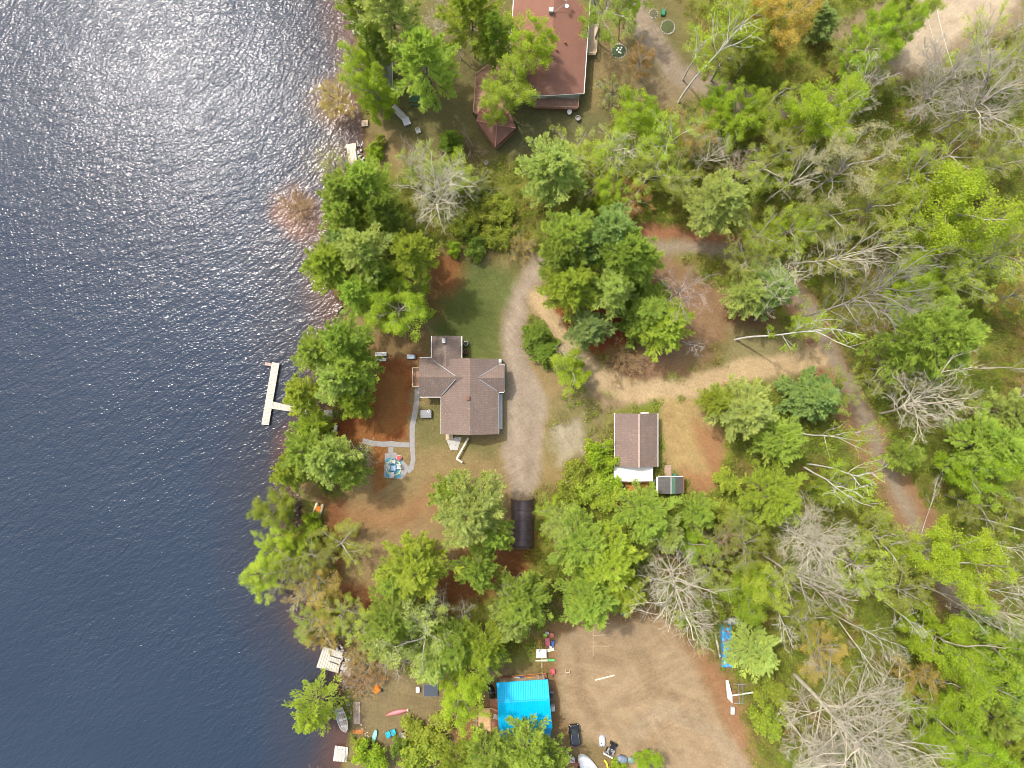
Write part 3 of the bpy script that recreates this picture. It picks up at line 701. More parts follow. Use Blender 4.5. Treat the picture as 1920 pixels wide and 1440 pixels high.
PROTO = {
    'pine': (18.0, 4.6, [pine(100 + i, z0=.28 + .05 * (i % 3), nb=5 + i % 2) for i in range(6)]),
    'spruce': (15.0, 3.6, [pine(140 + i, 15., 3.6, z0=.12, step=.62, nb=6, droop=.12, blade=.34, bw=.13, conical=True) for i in range(2)]),
    'cedar': (5.0, 1.8, [proto_cedar(150 + i) for i in range(2)]),
    'larch': (11.0, 4.2, [pine(160, 11., 4.4, z0=.2, step=.8, nb=5, droop=.16, blade=.24, bw=.1, nblade=5, tstep=.22)]),
    'leafy': (12.0, 4.2, [proto_leafy(200 + i, z0=.22, prof=('oval', 'vase')[i % 2]) for i in range(4)]),
    'fine': (14.0, 4.0, [proto_sparse(220 + i, prof=('vase', 'oval')[i % 2]) for i in range(5)]),
    'bare': (14.0, 4.2, [proto_bare(240 + i, prof=('oval', 'vase', 'cone')[i % 3], el=((20, 65), (35, 72))[i % 2]) for i in range(5)] ),
    'twiggy': (17.0, 5.5, [proto_bare(260 + i, 17., 5.5, nl=18, m=(7, 5, 3), tw=.012, el=(30, 66), prof='oval', limb=.85, wob=.12) for i in range(2)]),
    'dense': (17.0, 5.5, [proto_bare(270, 17., 5.5, nl=24, m=(8, 6, 4), tw=.011, el=(30, 66), prof='oval', limb=.62, wob=.1)]),
    'vase': (9.0, 4.0, [(lambda lv: (wood_mesh('bare_stems', lv[:2], (5, 4)), (lambda q: q)(wood_mesh('bare_twigs', lv[2:], (3, 3), .018))))(skeleton(280 + i, 9., 4., stems=9, m=(6, 5, 3), el=(35, 80), wob=.2)) for i in range(2)]),
    'birch': (15.0, 3.0, [proto_birch(300 + i) for i in range(3)]),
    'stick': (15.0, 3.0, [proto_birch(310 + i, leafy=0) for i in range(3)]),
    'bush': (2.6, 1.9, [proto_bush(320 + i) for i in range(4)]),
    'shrub': (3.0, 2.2, [proto_twiggy(340 + i) for i in range(3)]),
}
NAMES = {'pine': 'pine_tree', 'spruce': 'spruce_tree', 'cedar': 'cedar_tree', 'larch': 'larch_tree', 'leafy': 'leafy_tree', 'fine': 'budding_tree', 'bare': 'bare_tree',
         'twiggy': 'bare_tree', 'dense': 'bare_tree', 'vase': 'bare_tree', 'birch': 'birch_tree', 'stick': 'birch_tree', 'bush': 'leafy_bush', 'shrub': 'twiggy_shrub'}
WORDS = {'pine': 'plumed pine', 'spruce': 'conical spruce', 'cedar': 'bushy little cedar', 'larch': 'feathery larch', 'leafy': 'round leafy tree', 'fine': 'thinly leafed tree', 'bare': 'bare branching tree',
         'twiggy': 'big twiggy bare tree', 'dense': 'big twiggy bare tree', 'vase': 'bare many-stemmed tree', 'birch': 'slim white-stemmed birch', 'stick': 'leafless white birch', 'bush': 'leafy bush', 'shrub': 'twiggy shrub'}
# foliage albedo by colour word
LC = {'deep green': (.20, .29, .055), 'mid green': (.275, .38, .075), 'pale green': (.335, .42, .13), 'blue-green': (.24, .345, .12), 'yellow-green': (.30, .385, .058),
      'lime': (.27, .37, .036), 'bright green': (.25, .365, .036), 'olive': (.245, .29, .048), 'tan': (.36, .29, .075), 'orange-brown': (.35, .22, .075), 'whitish': (.35, .365, .20),
      'grey': (.3, .27, .22), 'pale grey': (.3, .27, .22), 'pinkish grey': (.3, .27, .22), 'brownish': (.30, .22, .11), 'white': (.28, .34, .045)}
BC = {'grey': (.44, .40, .335), 'pale grey': (.54, .495, .39), 'pinkish grey': (.46, .36, .31), 'brownish': (.35, .25, .17), 'white': (.62, .60, .55)}

LANDMARKS = [('the red-roofed house', 1035, 90), ('the red gazebo roof', 930, 240), ('the grey-roofed boathouse', 718, 140), ('the small shore dock', 660, 290),
    ('the white T-shaped dock', 512, 740), ('the brown cross-shaped house', 870, 720), ('the brown-roofed garage', 1195, 825), ('the dark arched shelter', 980, 975),
    ('the blue-roofed house', 982, 1325), ('the torn blue tarp', 1360, 1210), ('the bare sandy lot', 1180, 1270), ('the square weathered raft', 618, 1236), ('the teal patterned rug', 738, 877),
    ('the driveway bend', 985, 540), ('the beige sand pit', 1800, 40), ('the white pole trailer', 1385, 1300), ('the oval flower bed', 1160, 96), ('the pedal boat', 598, 956),
    ('the pink canoe', 745, 1335), ('the woodland road bend', 1500, 570), ('the woodland road end', 1800, 1130), ('the mid woodland road', 1645, 840), ('the sandy track', 1300, 715)]
DIRS = ['right of', 'above right of', 'above', 'above left of', 'left of', 'below left of', 'below', 'below right of']
PLANTS = []

def plant(kind, base, h, R, color, tilt=None, cxy=None, note=None, fx=1.0):
    ph, pR, protos = PROTO[kind]; i = RND.randrange(len(protos)); tm, cm = protos[i]
    o = bpy.data.objects.new(NAMES[kind], None); COL.objects.link(o); o.empty_display_size = .5
    o.location = base; o.scale = (R / pR, R / pR * fx, h / ph)
    q = Quaternion((0, 0, 1), RND.uniform(0, 6.283))
    if tilt is not None: q = Vector((0, 0, 1)).rotation_difference(tilt) @ q
    o.rotation_mode = 'QUATERNION'; o.rotation_quaternion = q
    g = kind
    if kind in ('bush', 'shrub'): pn = ('stems', 'foliage')
    else: pn = ('trunk', 'crown')
    for nm, me in zip(pn, (tm, cm)):
        c = bpy.data.objects.new(nm, me); COL.objects.link(c); c.parent = o
        lc = LC[color]; bc = BC.get(color)
        if bc is None: bc = (.20, .155, .125) if kind in ('pine', 'spruce', 'cedar', 'larch') else (.34, .31, .27)
        if kind == 'birch': bc = (.68, .66, .62)
        j = [RND.uniform(.86, 1.12)]; j.append(j[0] * RND.uniform(.95, 1.05))
        if nm in ('crown', 'foliage') and not (kind in ('bare', 'twiggy', 'dense', 'vase', 'stick')): c.color = (lc[0] * j[0], lc[1] * j[1], lc[2] * j[0], 1)
        else: c.color = (*[x * j[0] for x in bc], 1)
    PLANTS.append((o, kind, color, cxy, h, note))
    return o

def trees(txt):
    """lines: kind cx cy r h colour [note]  |  kind / bx by tx ty R colour [note]   (photo pixels)"""
    for ln in txt.strip().splitlines():
        w = ln.split('#'); a = w[0].split(); note = w[1].strip() if len(w) > 1 else None
        if a[1] == '/':
            bx, by, tx, ty, R = map(float, a[2:7]); color = ' '.join(a[7:])
            db = math.hypot(bx - 960, by - 720); dt = math.hypot(tx - 960, ty - 720)
            h = min(max(H * (1 - db / dt), 5.0), 24.0)
            b = W(bx, by, -.05); t = W(tx, ty, h); d = t - b
            plant(a[0], b, d.length, R, color, d.normalized(), ((bx + tx) / 2, (by + ty) / 2), note)
        else:
            cx, cy, r, h = map(float, a[1:5]); color = ' '.join(a[5:])
            zc = h * {'pine': .6, 'spruce': .45, 'leafy': .62, 'fine': .68, 'bush': .5, 'shrub': .5}.get(a[0], .62)
            b = W(cx, cy, zc); b.z = -.05; R = r / PPM * (1 - zc / H) * {'pine': 1.13, 'fine': 1.1, 'leafy': 1.08}.get(a[0], 1.15)
            plant(a[0], b, h, R, color, None, (cx, cy), note)

def label_plants():
    def desc(rec):
        o, kind, color, (cx, cy), h, note = rec
        out = []
        for nm, lx, ly in LANDMARKS:
            d = math.hypot(cx - lx, cy - ly); k = int(round(math.atan2(-(cy - ly), cx - lx) / (math.pi / 4))) % 8
            out.append((d, nm, DIRS[k]))
        return sorted(out)
    used = {}; groups = {}
    for rec in PLANTS:
        o, kind, color, cxy, h, note = rec
        o['category'] = 'bush' if kind in ('bush', 'shrub') else 'tree'
        o['group'] = {'pine': 'plumed pines', 'spruce': 'spruces', 'cedar': 'small cedars', 'larch': 'larches', 'leafy': 'round leafy trees', 'fine': 'thinly leafed spring trees',
                      'bare': 'bare trees', 'twiggy': 'bare trees', 'dense': 'bare trees', 'vase': 'bare trees', 'birch': 'white birches', 'stick': 'white birches', 'bush': 'leafy bushes', 'shrub': 'twiggy shrubs'}[kind]
        if note:
            o['label'] = note; continue
        d, nm, dr = desc(rec)[0]
        groups.setdefault((color, WORDS[kind], dr, nm), []).append((d, rec))
    ORD = ['nearest it', 'second nearest it', 'third nearest it', 'fourth nearest it', 'fifth nearest it', 'sixth nearest it', 'seventh nearest it']
    for (color, wd, dr, nm), L in groups.items():
        L.sort(key=lambda x: x[0])
        cw = '' if (wd.startswith('leafless') or wd.startswith('slim white')) else color + ' '
        for i, (d, rec) in enumerate(L):
            s = f"{cw}{wd} {dr} {nm}"
            if len(L) > 1: s += ', ' + ORD[min(i, 6)]
            rec[0]['label'] = s

#TREES-BEGIN
trees("""
pine 728 40 62 22 pale green
pine 672 22 34 15 mid green
pine 795 118 62 23 mid green
pine 700 92 36 16 deep green
leafy 688 150 36 10 lime
leafy 708 190 34 9 lime
pine 885 40 55 20 yellow-green
pine 925 78 34 18 mid green
leafy 988 112 42 12 lime # bright lime leafy tree spreading over the left eave of the red-roofed house
leafy 950 182 42 12 yellow-green # dense yellow-green leafy tree over the brown deck, left of the red-roofed house
bare / 818 70 828 25 2.6 pale grey
bare / 865 112 862 60 2.2 grey
cedar 843 262 17 6 deep green # dark green bushy little cedar alone on the lawn left of the gazebo
vase 885 272 24 4 brownish # leafless low shrub tree on the lawn just left of the gazebo
fine 632 192 30 6 tan
shrub 625 312 30 3 olive
shrub 556 388 26 2.5 brownish
bush 703 285 13 2.5 bright green
bush 712 265 10 2 olive
fine 785 320 34 8 lime
fine 845 322 40 8 lime
bare / 780 345 768 300 2.2 pale grey
bare / 842 352 835 318 3.0 pale grey
pine 690 352 48 17 mid green
pine 648 372 44 16 mid green
pine 720 395 38 17 deep green
pine 640 412 42 16 mid green
pine 690 470 52 20 pale green
pine 768 480 46 18 yellow-green
pine 620 505 48 15 yellow-green
pine 652 455 36 14 blue-green
leafy 755 568 48 11 bright green # round green leafy tree at the left edge of the lawn, above the brown house
pine 668 555 38 15 mid green
pine 712 520 34 15 mid green
pine 590 662 40 15 mid green
pine 648 650 48 18 mid green
pine 672 692 44 18 mid green
pine 572 742 38 13 yellow-green
pine 632 715 44 17 pale green
pine 662 755 34 12 yellow-green
bare / 660 690 648 700 2.2 pale grey
twiggy 818 385 44 14 pale grey # large bare grey tree with a wide twiggy crown above the lawn
bush 850 468 12 2.5 bright green
bush 890 466 19 3.5 deep green
bush 915 400 26 3 olive
bush 870 430 22 3 olive
bush 945 390 24 3 yellow-green
bush 930 440 24 3 olive
shrub 900 345 30 3 olive
shrub 975 460 26 3 tan
pine 575 845 48 17 mid green
pine 622 868 50 18 pale green
pine 548 880 36 13 yellow-green
pine 582 800 32 12 yellow-green
pine 650 880 36 14 mid green
bare / 690 845 668 850 3.0 pale grey
leafy 532 952 34 7 olive
vase 540 950 36 7 brownish
leafy 524 1012 28 6 yellow-green
leafy 555 1035 28 6 lime
bush 590 985 20 4 bright green
bush 585 1015 16 3 bright green
leafy 494 1078 36 7 yellow-green
fine 535 1060 32 9 olive
fine 585 1040 34 8 olive
vase 598 1045 26 6 grey
fine 640 1020 42 5 olive
vase 565 1098 34 7 pale grey
fine 604 1092 36 7 tan
fine 590 1160 26 6 lime
fine 600 1185 34 6 tan
larch 575 1185 24 6 pale green
fine 650 1140 30 7 yellow-green
vase 668 1170 26 7 pale grey
pine 888 965 70 20 pale green
pine 850 930 40 15 mid green
pine 925 1000 36 15 mid green
pine 772 1052 66 18 yellow-green
pine 735 1085 40 14 mid green
pine 892 1062 42 16 mid green
pine 735 1145 52 17 mid green
pine 722 1205 44 14 pale green
fine 700 1180 36 10 yellow-green
fine 805 1185 58 13 pale green
pine 850 1215 48 15 mid green
pine 815 1245 44 14 pale green
pine 905 1205 42 14 yellow-green
fine 915 1240 34 8 lime
bare / 868 1180 872 1140 1.6 pale grey
bare / 835 1150 830 1130 2.4 pale grey
leafy 864 1300 44 11 lime # dense bright lime leafy tree beside the left end of the blue roof
vase 738 1243 30 6 grey
shrub 672 1225 26 3 tan
shrub 685 1265 32 3 orange-brown
shrub 652 1278 18 2.5 orange-brown
larch 586 1328 42 11 yellow-green # feathery olive larch leaning over the water left of the rowing boat
bush 702 1415 28 4.5 bright green
bush 747 1400 16 4 deep green
bush 800 1375 36 3 olive
bush 780 1420 36 4 yellow-green
bush 672 1398 13 2 olive
vase / 585 1470 590 1440 1.6 pinkish grey
pine 908 1420 54 15 mid green
pine 985 1412 52 15 mid green
pine 860 1438 40 14 yellow-green
pine 1035 1440 40 14 mid green
""")
trees("""
fine 1128 26 44 13 bright green
leafy 1180 12 24 11 bright green
bare / 1160 75 1162 10 2.2 brownish
birch / 1272 192 1345 30 3.4 lime # tallest slim white birch standing on the lawn right of the oval flower bed
birch / 1280 150 1318 55 2.8 lime # second slim white birch just behind the tall lawn birch
fine 1203 116 26 8 orange-brown # orange-budded thin tree beside the oval flower bed
shrub 1150 172 28 3 olive
shrub 1180 212 18 2 brownish
leafy 1448 60 52 15 tan # big tan-leafed tree at the top of the woods, right of the birches
leafy 1408 100 34 12 olive
fine 1385 50 44 13 yellow-green
fine 1360 110 40 12 olive
leafy 1185 228 34 9 lime
fine 1150 300 42 8 lime
leafy 1360 228 38 10 bright green
leafy 1418 222 36 10 yellow-green
pine 1030 325 62 17 pale green # star-shaped pale green pine at the lawn edge below the red-roofed house
fine 1085 290 38 8 yellow-green
bare 1158 288 32 9 pale grey
fine 1240 275 44 10 lime
fine 1305 255 36 9 tan
bare 1322 302 32 9 pale grey
bare 1385 312 28 8 pinkish grey
pine 1335 372 58 17 pale green
fine 1270 330 40 9 olive
fine 1210 330 40 8 yellow-green
leafy 1140 378 28 7 lime
fine 1180 375 30 6 orange-brown
fine 1120 335 36 7 olive
pine 1075 448 56 20 mid green
pine 1135 432 56 21 blue-green
pine 1160 488 56 22 mid green
pine 1072 530 54 18 yellow-green
pine 1140 540 48 18 pale green
pine 1205 490 38 15 mid green
pine 1050 490 40 18 mid green
pine 1102 610 42 12 blue-green
spruce 1222 580 48 14 deep green
pine 1240 612 54 13 yellow-green # dense rounded yellow-green pine on the red needle bed
cedar 1006 627 22 5 deep green # upper of two dark green little cedars on the driveway island
cedar 1023 658 21 5 deep green # lower of two dark green little cedars on the driveway island
leafy 1068 694 34 7 lime # lime leafy little tree at the tip of the driveway island
bare 1062 668 22 7 pale grey
bare / 1247 566 1292 535 3.6 pinkish grey
stick / 1280 640 1302 660 1.6 white
shrub 1172 682 34 3 brownish # spreading leafless brownish shrub on bare soil below the dense pines
birch / 1378 637 1525 622 3.2 lime # curved white birch leaning right across the sandy track
fine 1400 500 40 9 olive
fine 1425 440 40 11 lime
pine 1405 555 40 13 pale green
pine 1450 535 48 15 blue-green
bare / 1415 600 1470 540 4.0 pale grey
bare / 1480 495 1610 465 3.6 pale grey
leafy 1760 415 68 18 lime
fine 1700 440 44 13 yellow-green
twiggy / 1500 597 1670 545 4.6 whitish
fine 1510 610 30 9 lime
pine / 1640 640 1830 622 7.2 mid green # largest green pine with its long trunk showing, right of the road bend
fine 1850 480 48 14 yellow-green
fine 1785 540 44 13 yellow-green
fine 1860 420 40 13 olive
fine 1660 690 44 9 olive
bare / 1640 710 1690 690 3.2 brownish
fine 1720 600 36 9 yellow-green
leafy 1525 225 54 14 lime
pine / 1530 75 1550 10 3.2 blue-green
fine 1590 95 40 11 olive
leafy 1650 75 40 12 bright green
leafy 1680 25 38 12 yellow-green
leafy 1600 120 36 11 bright green
bare / 1575 255 1612 165 3.4 pale grey
bare / 1570 215 1595 140 3.0 pinkish grey
dense / 1705 230 1800 140 5.0 grey
twiggy / 1755 248 1880 170 5.4 grey
bare / 1630 310 1700 245 3.2 pale grey
bare / 1435 380 1500 310 3.0 pale grey
fine 1570 330 54 15 whitish # pale whitish-leafed tree with a silvery crown in the upper right woods
fine 1470 290 40 11 olive
fine 1420 320 42 10 yellow-green
fine 1640 160 34 10 olive
fine 1760 300 46 11 olive
fine 1840 330 46 12 olive
fine 1700 340 44 12 lime
fine 1885 270 40 12 yellow-green
bare / 1840 330 1910 285 3.0 pale grey
fine 1830 100 46 10 yellow-green
fine 1900 120 40 11 olive
bare / 1900 60 1940 40 3.0 grey
fine 1480 430 40 11 lime
fine 1545 405 44 11 olive
fine 1620 400 40 11 olive
leafy 1700 535 40 10 bright green
fine 1895 560 36 10 tan
fine 1560 480 40 9 olive
shrub 1300 230 30 3 olive
bush 1225 250 24 3 yellow-green
leafy 1345 190 26 6 bright green
""")
trees("""
pine 1398 772 58 15 pale green
pine 1455 822 46 15 mid green
pine 1348 752 30 12 yellow-green
spruce 1522 748 40 12 blue-green
fine 1570 735 36 9 olive
twiggy / 1650 775 1760 752 4.8 pale grey
pine 1692 858 32 11 mid green
birch / 1485 810 1620 822 2.6 lime
birch / 1512 870 1640 862 2.6 lime
birch / 1508 876 1640 925 2.8 lime # forked white birch, lowest of the trio left of the woodland road
pine 1455 928 56 15 yellow-green
dense / 1455 985 1530 1005 4.6 pale grey
leafy 1755 1035 58 16 lime
stick / 1728 1000 1752 905 .9 white
pine 1855 830 62 18 mid green
pine 1900 775 48 17 pale green
leafy 1800 885 44 12 bright green
birch / 1820 970 1960 990 2.6 lime
stick / 1815 1002 1930 1060 2.2 white
stick / 1845 770 1950 720 2.0 white
stick / 1840 690 1960 680 1.4 white
fine 1900 930 44 12 olive
fine 1820 940 40 10 olive
fine 1640 1000 46 10 olive
fine 1610 1060 46 11 yellow-green
fine 1560 920 40 8 lime
bare / 1430 1040 1530 1110 4.2 grey
stick / 1560 1150 1670 1230 2.4 white
stick / 1570 1160 1640 1260 2.0 white
stick / 1640 1115 1730 1170 2.0 white
leafy 1750 1185 52 15 lime
leafy 1790 1240 50 15 bright green
stick / 1728 1095 1870 1150 2.4 white
bare / 1730 1100 1900 1170 2.8 pale grey
stick / 1740 1085 1930 1120 2.2 white
bare / 1860 1060 1930 1090 3.4 grey
pine 1880 1215 66 20 mid green
pine 1905 1290 50 18 blue-green
pine 1850 1330 48 17 mid green
pine 1895 1395 56 18 yellow-green
pine 1850 1170 36 15 pale green
dense / 1490 1265 1640 1380 8.4 pale grey # widest of all, a huge bare grey tree at the lower right
dense / 1475 1345 1560 1440 4.6 grey
leafy 1740 1320 48 13 lime
leafy 1790 1375 48 14 bright green
fine 1720 1270 40 10 tan
fine 1680 1110 40 11 olive
fine 1540 1210 44 9 tan
fine 1490 1160 40 10 olive
leafy 1390 1105 40 11 bright green
leafy 1430 1085 38 12 yellow-green
pine 1412 1210 48 13 pale green
stick / 1445 1110 1490 1200 2.0 white
twiggy 1262 1075 56 15 pale grey # wide bare grey tree with radiating branches at the top of the sandy lot
bare / 1285 1120 1310 1180 3.0 pale grey
pine 1085 1018 58 16 mid green
pine 1150 1050 58 17 yellow-green
pine 1110 1125 56 16 mid green
pine 1165 1105 40 14 yellow-green
pine 1060 985 36 12 pale green
pine 985 1125 56 17 mid green
bare / 975 1075 945 1120 2.6 pale grey
pine 960 1160 40 15 pale green
pine 1215 966 54 15 mid green
pine 1250 1000 36 13 pale green
pine 1308 965 36 12 mid green
bush 1100 910 30 4 yellow-green
bush 1060 930 26 3.5 olive
bush 1120 860 28 4 lime
bush 1080 885 28 3.5 olive
bush 1140 930 26 3 yellow-green
fine 1050 960 34 7 lime
bush 1350 960 24 3 olive
bush 1365 905 22 3 yellow-green
leafy 1290 1015 26 7 bright green
fine 1340 1010 34 8 olive
bare / 1350 985 1372 1010 3.0 brownish
fine 1330 1070 32 9 yellow-green
fine 1400 1010 40 9 olive
fine 1390 970 30 7 yellow-green
bush 1140 900 22 3 bright green
bush 1278 1160 18 2.5 yellow-green
bush 1440 1352 26 4 yellow-green
bush 1450 1300 26 3 olive
bush 1330 1130 22 3 olive
leafy 1210 1430 24 4 bright green
fine 1690 1400 44 10 olive
birch / 1640 1380 1700 1450 2.4 lime
fine 1600 1440 40 9 lime
bush 1160 1445 16 2 bright green
shrub 1190 790 14 1.8 olive
""")
#TREES-END
label_plants()

def undergrowth():
    """the uncountable low growth of the woods: sprays of small leaves and stems"""
    rng = np.random.default_rng(5)
    n = 54000; px = rng.uniform(600, 1990, n); py = rng.uniform(-60, 1500, n)
    _, cov, reg = ground_fields(px, py); sd = shore_dist(px, py)
    dens = np.clip(fbm(px, py, 45, 401) * 1.7 - .15, 0, 1)
    ok = (rng.uniform(0, 1, n) < cov * dens * .72) & (cov > .2) & (sd > 14)
    px = px[ok]; py = py[ok]; n = len(px); print('undergrowth clumps', n)
    pal = np.array([(.215, .25, .030), (.235, .295, .032), (.25, .33, .032), (.165, .245, .03), (.25, .22, .052), (.28, .20, .062), (.22, .24, .06)])
    wgt = np.array([.26, .24, .15, .16, .09, .05, .05])
    zone = fbm(px, py, 80, 411); pick = rng.choice(len(pal), n, p=wgt); near = (zone * 6.99).astype(int) % 7
    pick = np.where(rng.uniform(0, 1, n) < .45, near, pick)
    per = 50; hh = rng.gamma(2.2, .55, n).clip(.25, 3.2); rr = (.45 + .35 * hh) * rng.uniform(.7, 1.3, n)
    b = np.stack([(px - 960) / PPM, (720 - py) / PPM, np.zeros(n)], -1)
    q = nrm(rng.normal(size=(n, per, 3))); q[..., 2] = np.abs(q[..., 2]); rad = rng.uniform(.35, 1, (n, per)) ** .6
    P = b[:, None] + q * rad[..., None] * np.stack([rr, rr, hh], -1)[:, None]
    P = P.reshape(-1, 3); V, F = leaves(rng, P, .2, .5, .6)
    C = np.repeat(pal[pick] * rng.uniform(.8, 1.2, (n, 1)), per * 4, 0) * np.repeat(rng.uniform(.75, 1.3, n * per), 4)[:, None]
    m, nt, out = new_mat("undergrowth_leaf"); at = N(nt, "Attribute", attribute_name="Col")
    p = N(nt, "BsdfPrincipled", i={'Roughness': .6, 'Specular IOR Level': .05}); t = N(nt, "BsdfTranslucent"); mx = N(nt, "MixShader", i={0: .3})
    nt.links.new(at.outputs['Color'], p.inputs['Base Color']); nt.links.new(at.outputs['Color'], t.inputs[0])
    nt.links.new(p.outputs[0], mx.inputs[1]); nt.links.new(t.outputs[0], mx.inputs[2]); nt.links.new(mx.outputs[0], out.inputs[0])
    ns = n * 4; sb = np.repeat(b, 4, 0) + rng.normal(size=(ns, 3)) * np.array([.25, .25, 0]); sh = np.repeat(hh, 4)
    st = grow(rng, sb, np.stack([rng.normal(size=ns) * .4, rng.normal(size=ns) * .4, np.ones(ns)], -1), sh * rng.uniform(.8, 1.5, ns), 3, .2)
    sv, sf = tubes(st, np.full(ns, .018), np.full(ns, .009), 3)
    sc = np.tile(np.array([(.20, .165, .10)]), (len(sv), 1))
    o0 = len(V); V = np.concatenate([V, sv]); F = np.concatenate([F, sf + o0]); C = np.concatenate([C, sc])
    me = fast_mesh('undergrowth', V, F, {'Col': C}); me.materials.append(m)
    o = bpy.data.objects.new('undergrowth', me); COL.objects.link(o); o['kind'] = 'stuff'
undergrowth()

def ground_cover():
    """grass tufts over the lawns and fallen leaves over the litter: uncountable"""
    rng = np.random.default_rng(8)
    m, nt, out = new_mat("grass_leaf"); at = N(nt, "Attribute", attribute_name="Col")
    p = N(nt, "BsdfPrincipled", i={'Roughness': .7, 'Specular IOR Level': .05}); nt.links.new(at.outputs['Color'], p.inputs['Base Color']); nt.links.new(p.outputs[0], out.inputs[0])
    for nm, n, size, hgt in (('grass', 150000, .16, .10), ('leaf_litter', 90000, .13, .015)):
        px = rng.uniform(600, 1960, n); py = rng.uniform(-40, 1480, n); col, cov, reg = ground_fields(px, py); sd = shore_dist(px, py)
        green = col[:, 1] / (col[:, 0] + 1e-6)
        bare = (reg > 0)
        if nm == 'grass': ok = (~bare) & (sd > 22) & (rng.uniform(0, 1, n) < np.clip((green - .62) * 2.2, 0, 1) * np.clip(fbm(px, py, 26, 421) * 2.4 - .7, 0, 1))
        else: ok = (~bare) & (sd > 22) & (green < .95) & (rng.uniform(0, 1, n) < np.clip(fbm(px, py, 34, 431) * 2.6 - .9, 0, 1))
        px = px[ok]; py = py[ok]; col = col[ok]; k = len(px); print(nm, k)
        P = np.stack([(px - 960) / PPM, (720 - py) / PPM, np.full(k, hgt) * rng.uniform(.4, 1.6, k)], -1)
        V, F = leaves(rng, P, size, 2.5, .55)
        if nm == 'grass': C = col * rng.uniform(.7, 1.5, (k, 1)) * np.array([.82, 1.0, .7])
        else: C = np.array([(.30, .17, .08), (.34, .25, .14), (.22, .10, .045), (.40, .32, .20)])[rng.integers(0, 4, k)] * rng.uniform(.6, 1.15, (k, 1))
        me = fast_mesh(nm, V, F, {'Col': np.repeat(C * .85, 4, 0)}); me.materials.append(m)
        o = bpy.data.objects.new(nm, me); COL.objects.link(o); o['kind'] = 'stuff'
ground_cover()
#OBJECTS-BEGIN
# ------------------------------------------------------------------ materials of the built things
WHITE = plain("white_paint", (.60, .59, .56), .5, .15)
PALEG = plain("pale_grey", (.50, .50, .49), .6, .2)
GREYM = plain("mid_grey", (.22, .225, .235), .55, .2)
DARK = plain("dark_grey", (.045, .045, .05), .5, .2)
BLACK = plain("black_gloss", (.012, .012, .014), .18, .1, spec=.5)
GLASS = plain("dark_glass", (.02, .025, .03), .08, .1, spec=.6)
RUBBER = plain("rubber", (.02, .02, .02), .8, .1)
STEEL = plain("steel", (.42, .42, .42), .35, .2, metal=.6)
SIDING = plain("grey_siding", (.36, .34, .31), .7, .12)
SIDEG = plain("sage_siding", (.42, .45, .40), .7, .12)
SHB = shingle("brown_shingles", (.19, .142, .118), (.15, .112, .095), (.31, .245, .20), 1)
SHB0 = shingle("brown_shingles_across", (.19, .142, .118), (.15, .112, .095), (.31, .245, .20), 0)
SHR = shingle("red_shingles", (.215, .108, .078), (.19, .094, .068), (.24, .13, .10), 0, .3)
SHG = shingle("grey_shingles", (.26, .25, .24), (.21, .205, .2), (.34, .33, .31), 0)
SHD = shingle("dark_grey_shingles", (.10, .095, .095), (.085, .08, .08), (.14, .13, .13), 0)
DECK = wood("deck_boards", (.34, .20, .13), (.10, .06, .04), .2, 0)
DECKR = wood("red_deck_boards", (.40, .225, .155), (.12, .06, .045), .2, 1)
PINEW = wood("new_pine_boards", (.52, .33, .17), (.22, .13, .07), .25, 1)
GREYW = wood("weathered_dock_boards", (.55, .51, .46), (.13, .115, .10), .22, 1)
GREYX = wood("weathered_dock_boards_across", (.56, .51, .465), (.13, .115, .10), .22, 0)
TANW = wood("tan_boards", (.50, .39, .27), (.15, .10, .07), .2, 0)
ORNGW = wood("orange_stained_boards", (.42, .17, .05), (.12, .05, .02), .2, 0)
STONE = plain("paving", (.27, .255, .245), .85, .25, 2.0)
CONC = plain("concrete", (.40, .385, .36), .8, .25, 1.2)
TRED = plain("red_plastic", (.46, .06, .06), .45, .15); TPINK = plain("pink_paint", (.50, .16, .17), .45, .2)
TBLUE = plain("blue_plastic", (.06, .13, .36), .4, .15); TTEAL = plain("turquoise_paint", (.03, .40, .55), .45, .15)
TYEL = plain("yellow_plastic", (.62, .45, .04), .45, .15); TORG = plain("orange_plastic", (.72, .24, .02), .5, .2)
TGREEN = plain("green_plastic", (.10, .42, .14), .45, .15); CREAM = plain("cream", (.68, .60, .44), .6, .15)
NAVYP = plain("dark_panel", (.06, .07, .09), .35, .15); TARPW = plain("white_tarp", (.70, .69, .69), .45, .12, .8)
CLAYR = plain("rust_brown", (.22, .085, .05), .7, .3); LIMEP = plain("lime_plastic", (.36, .60, .05), .5, .1)

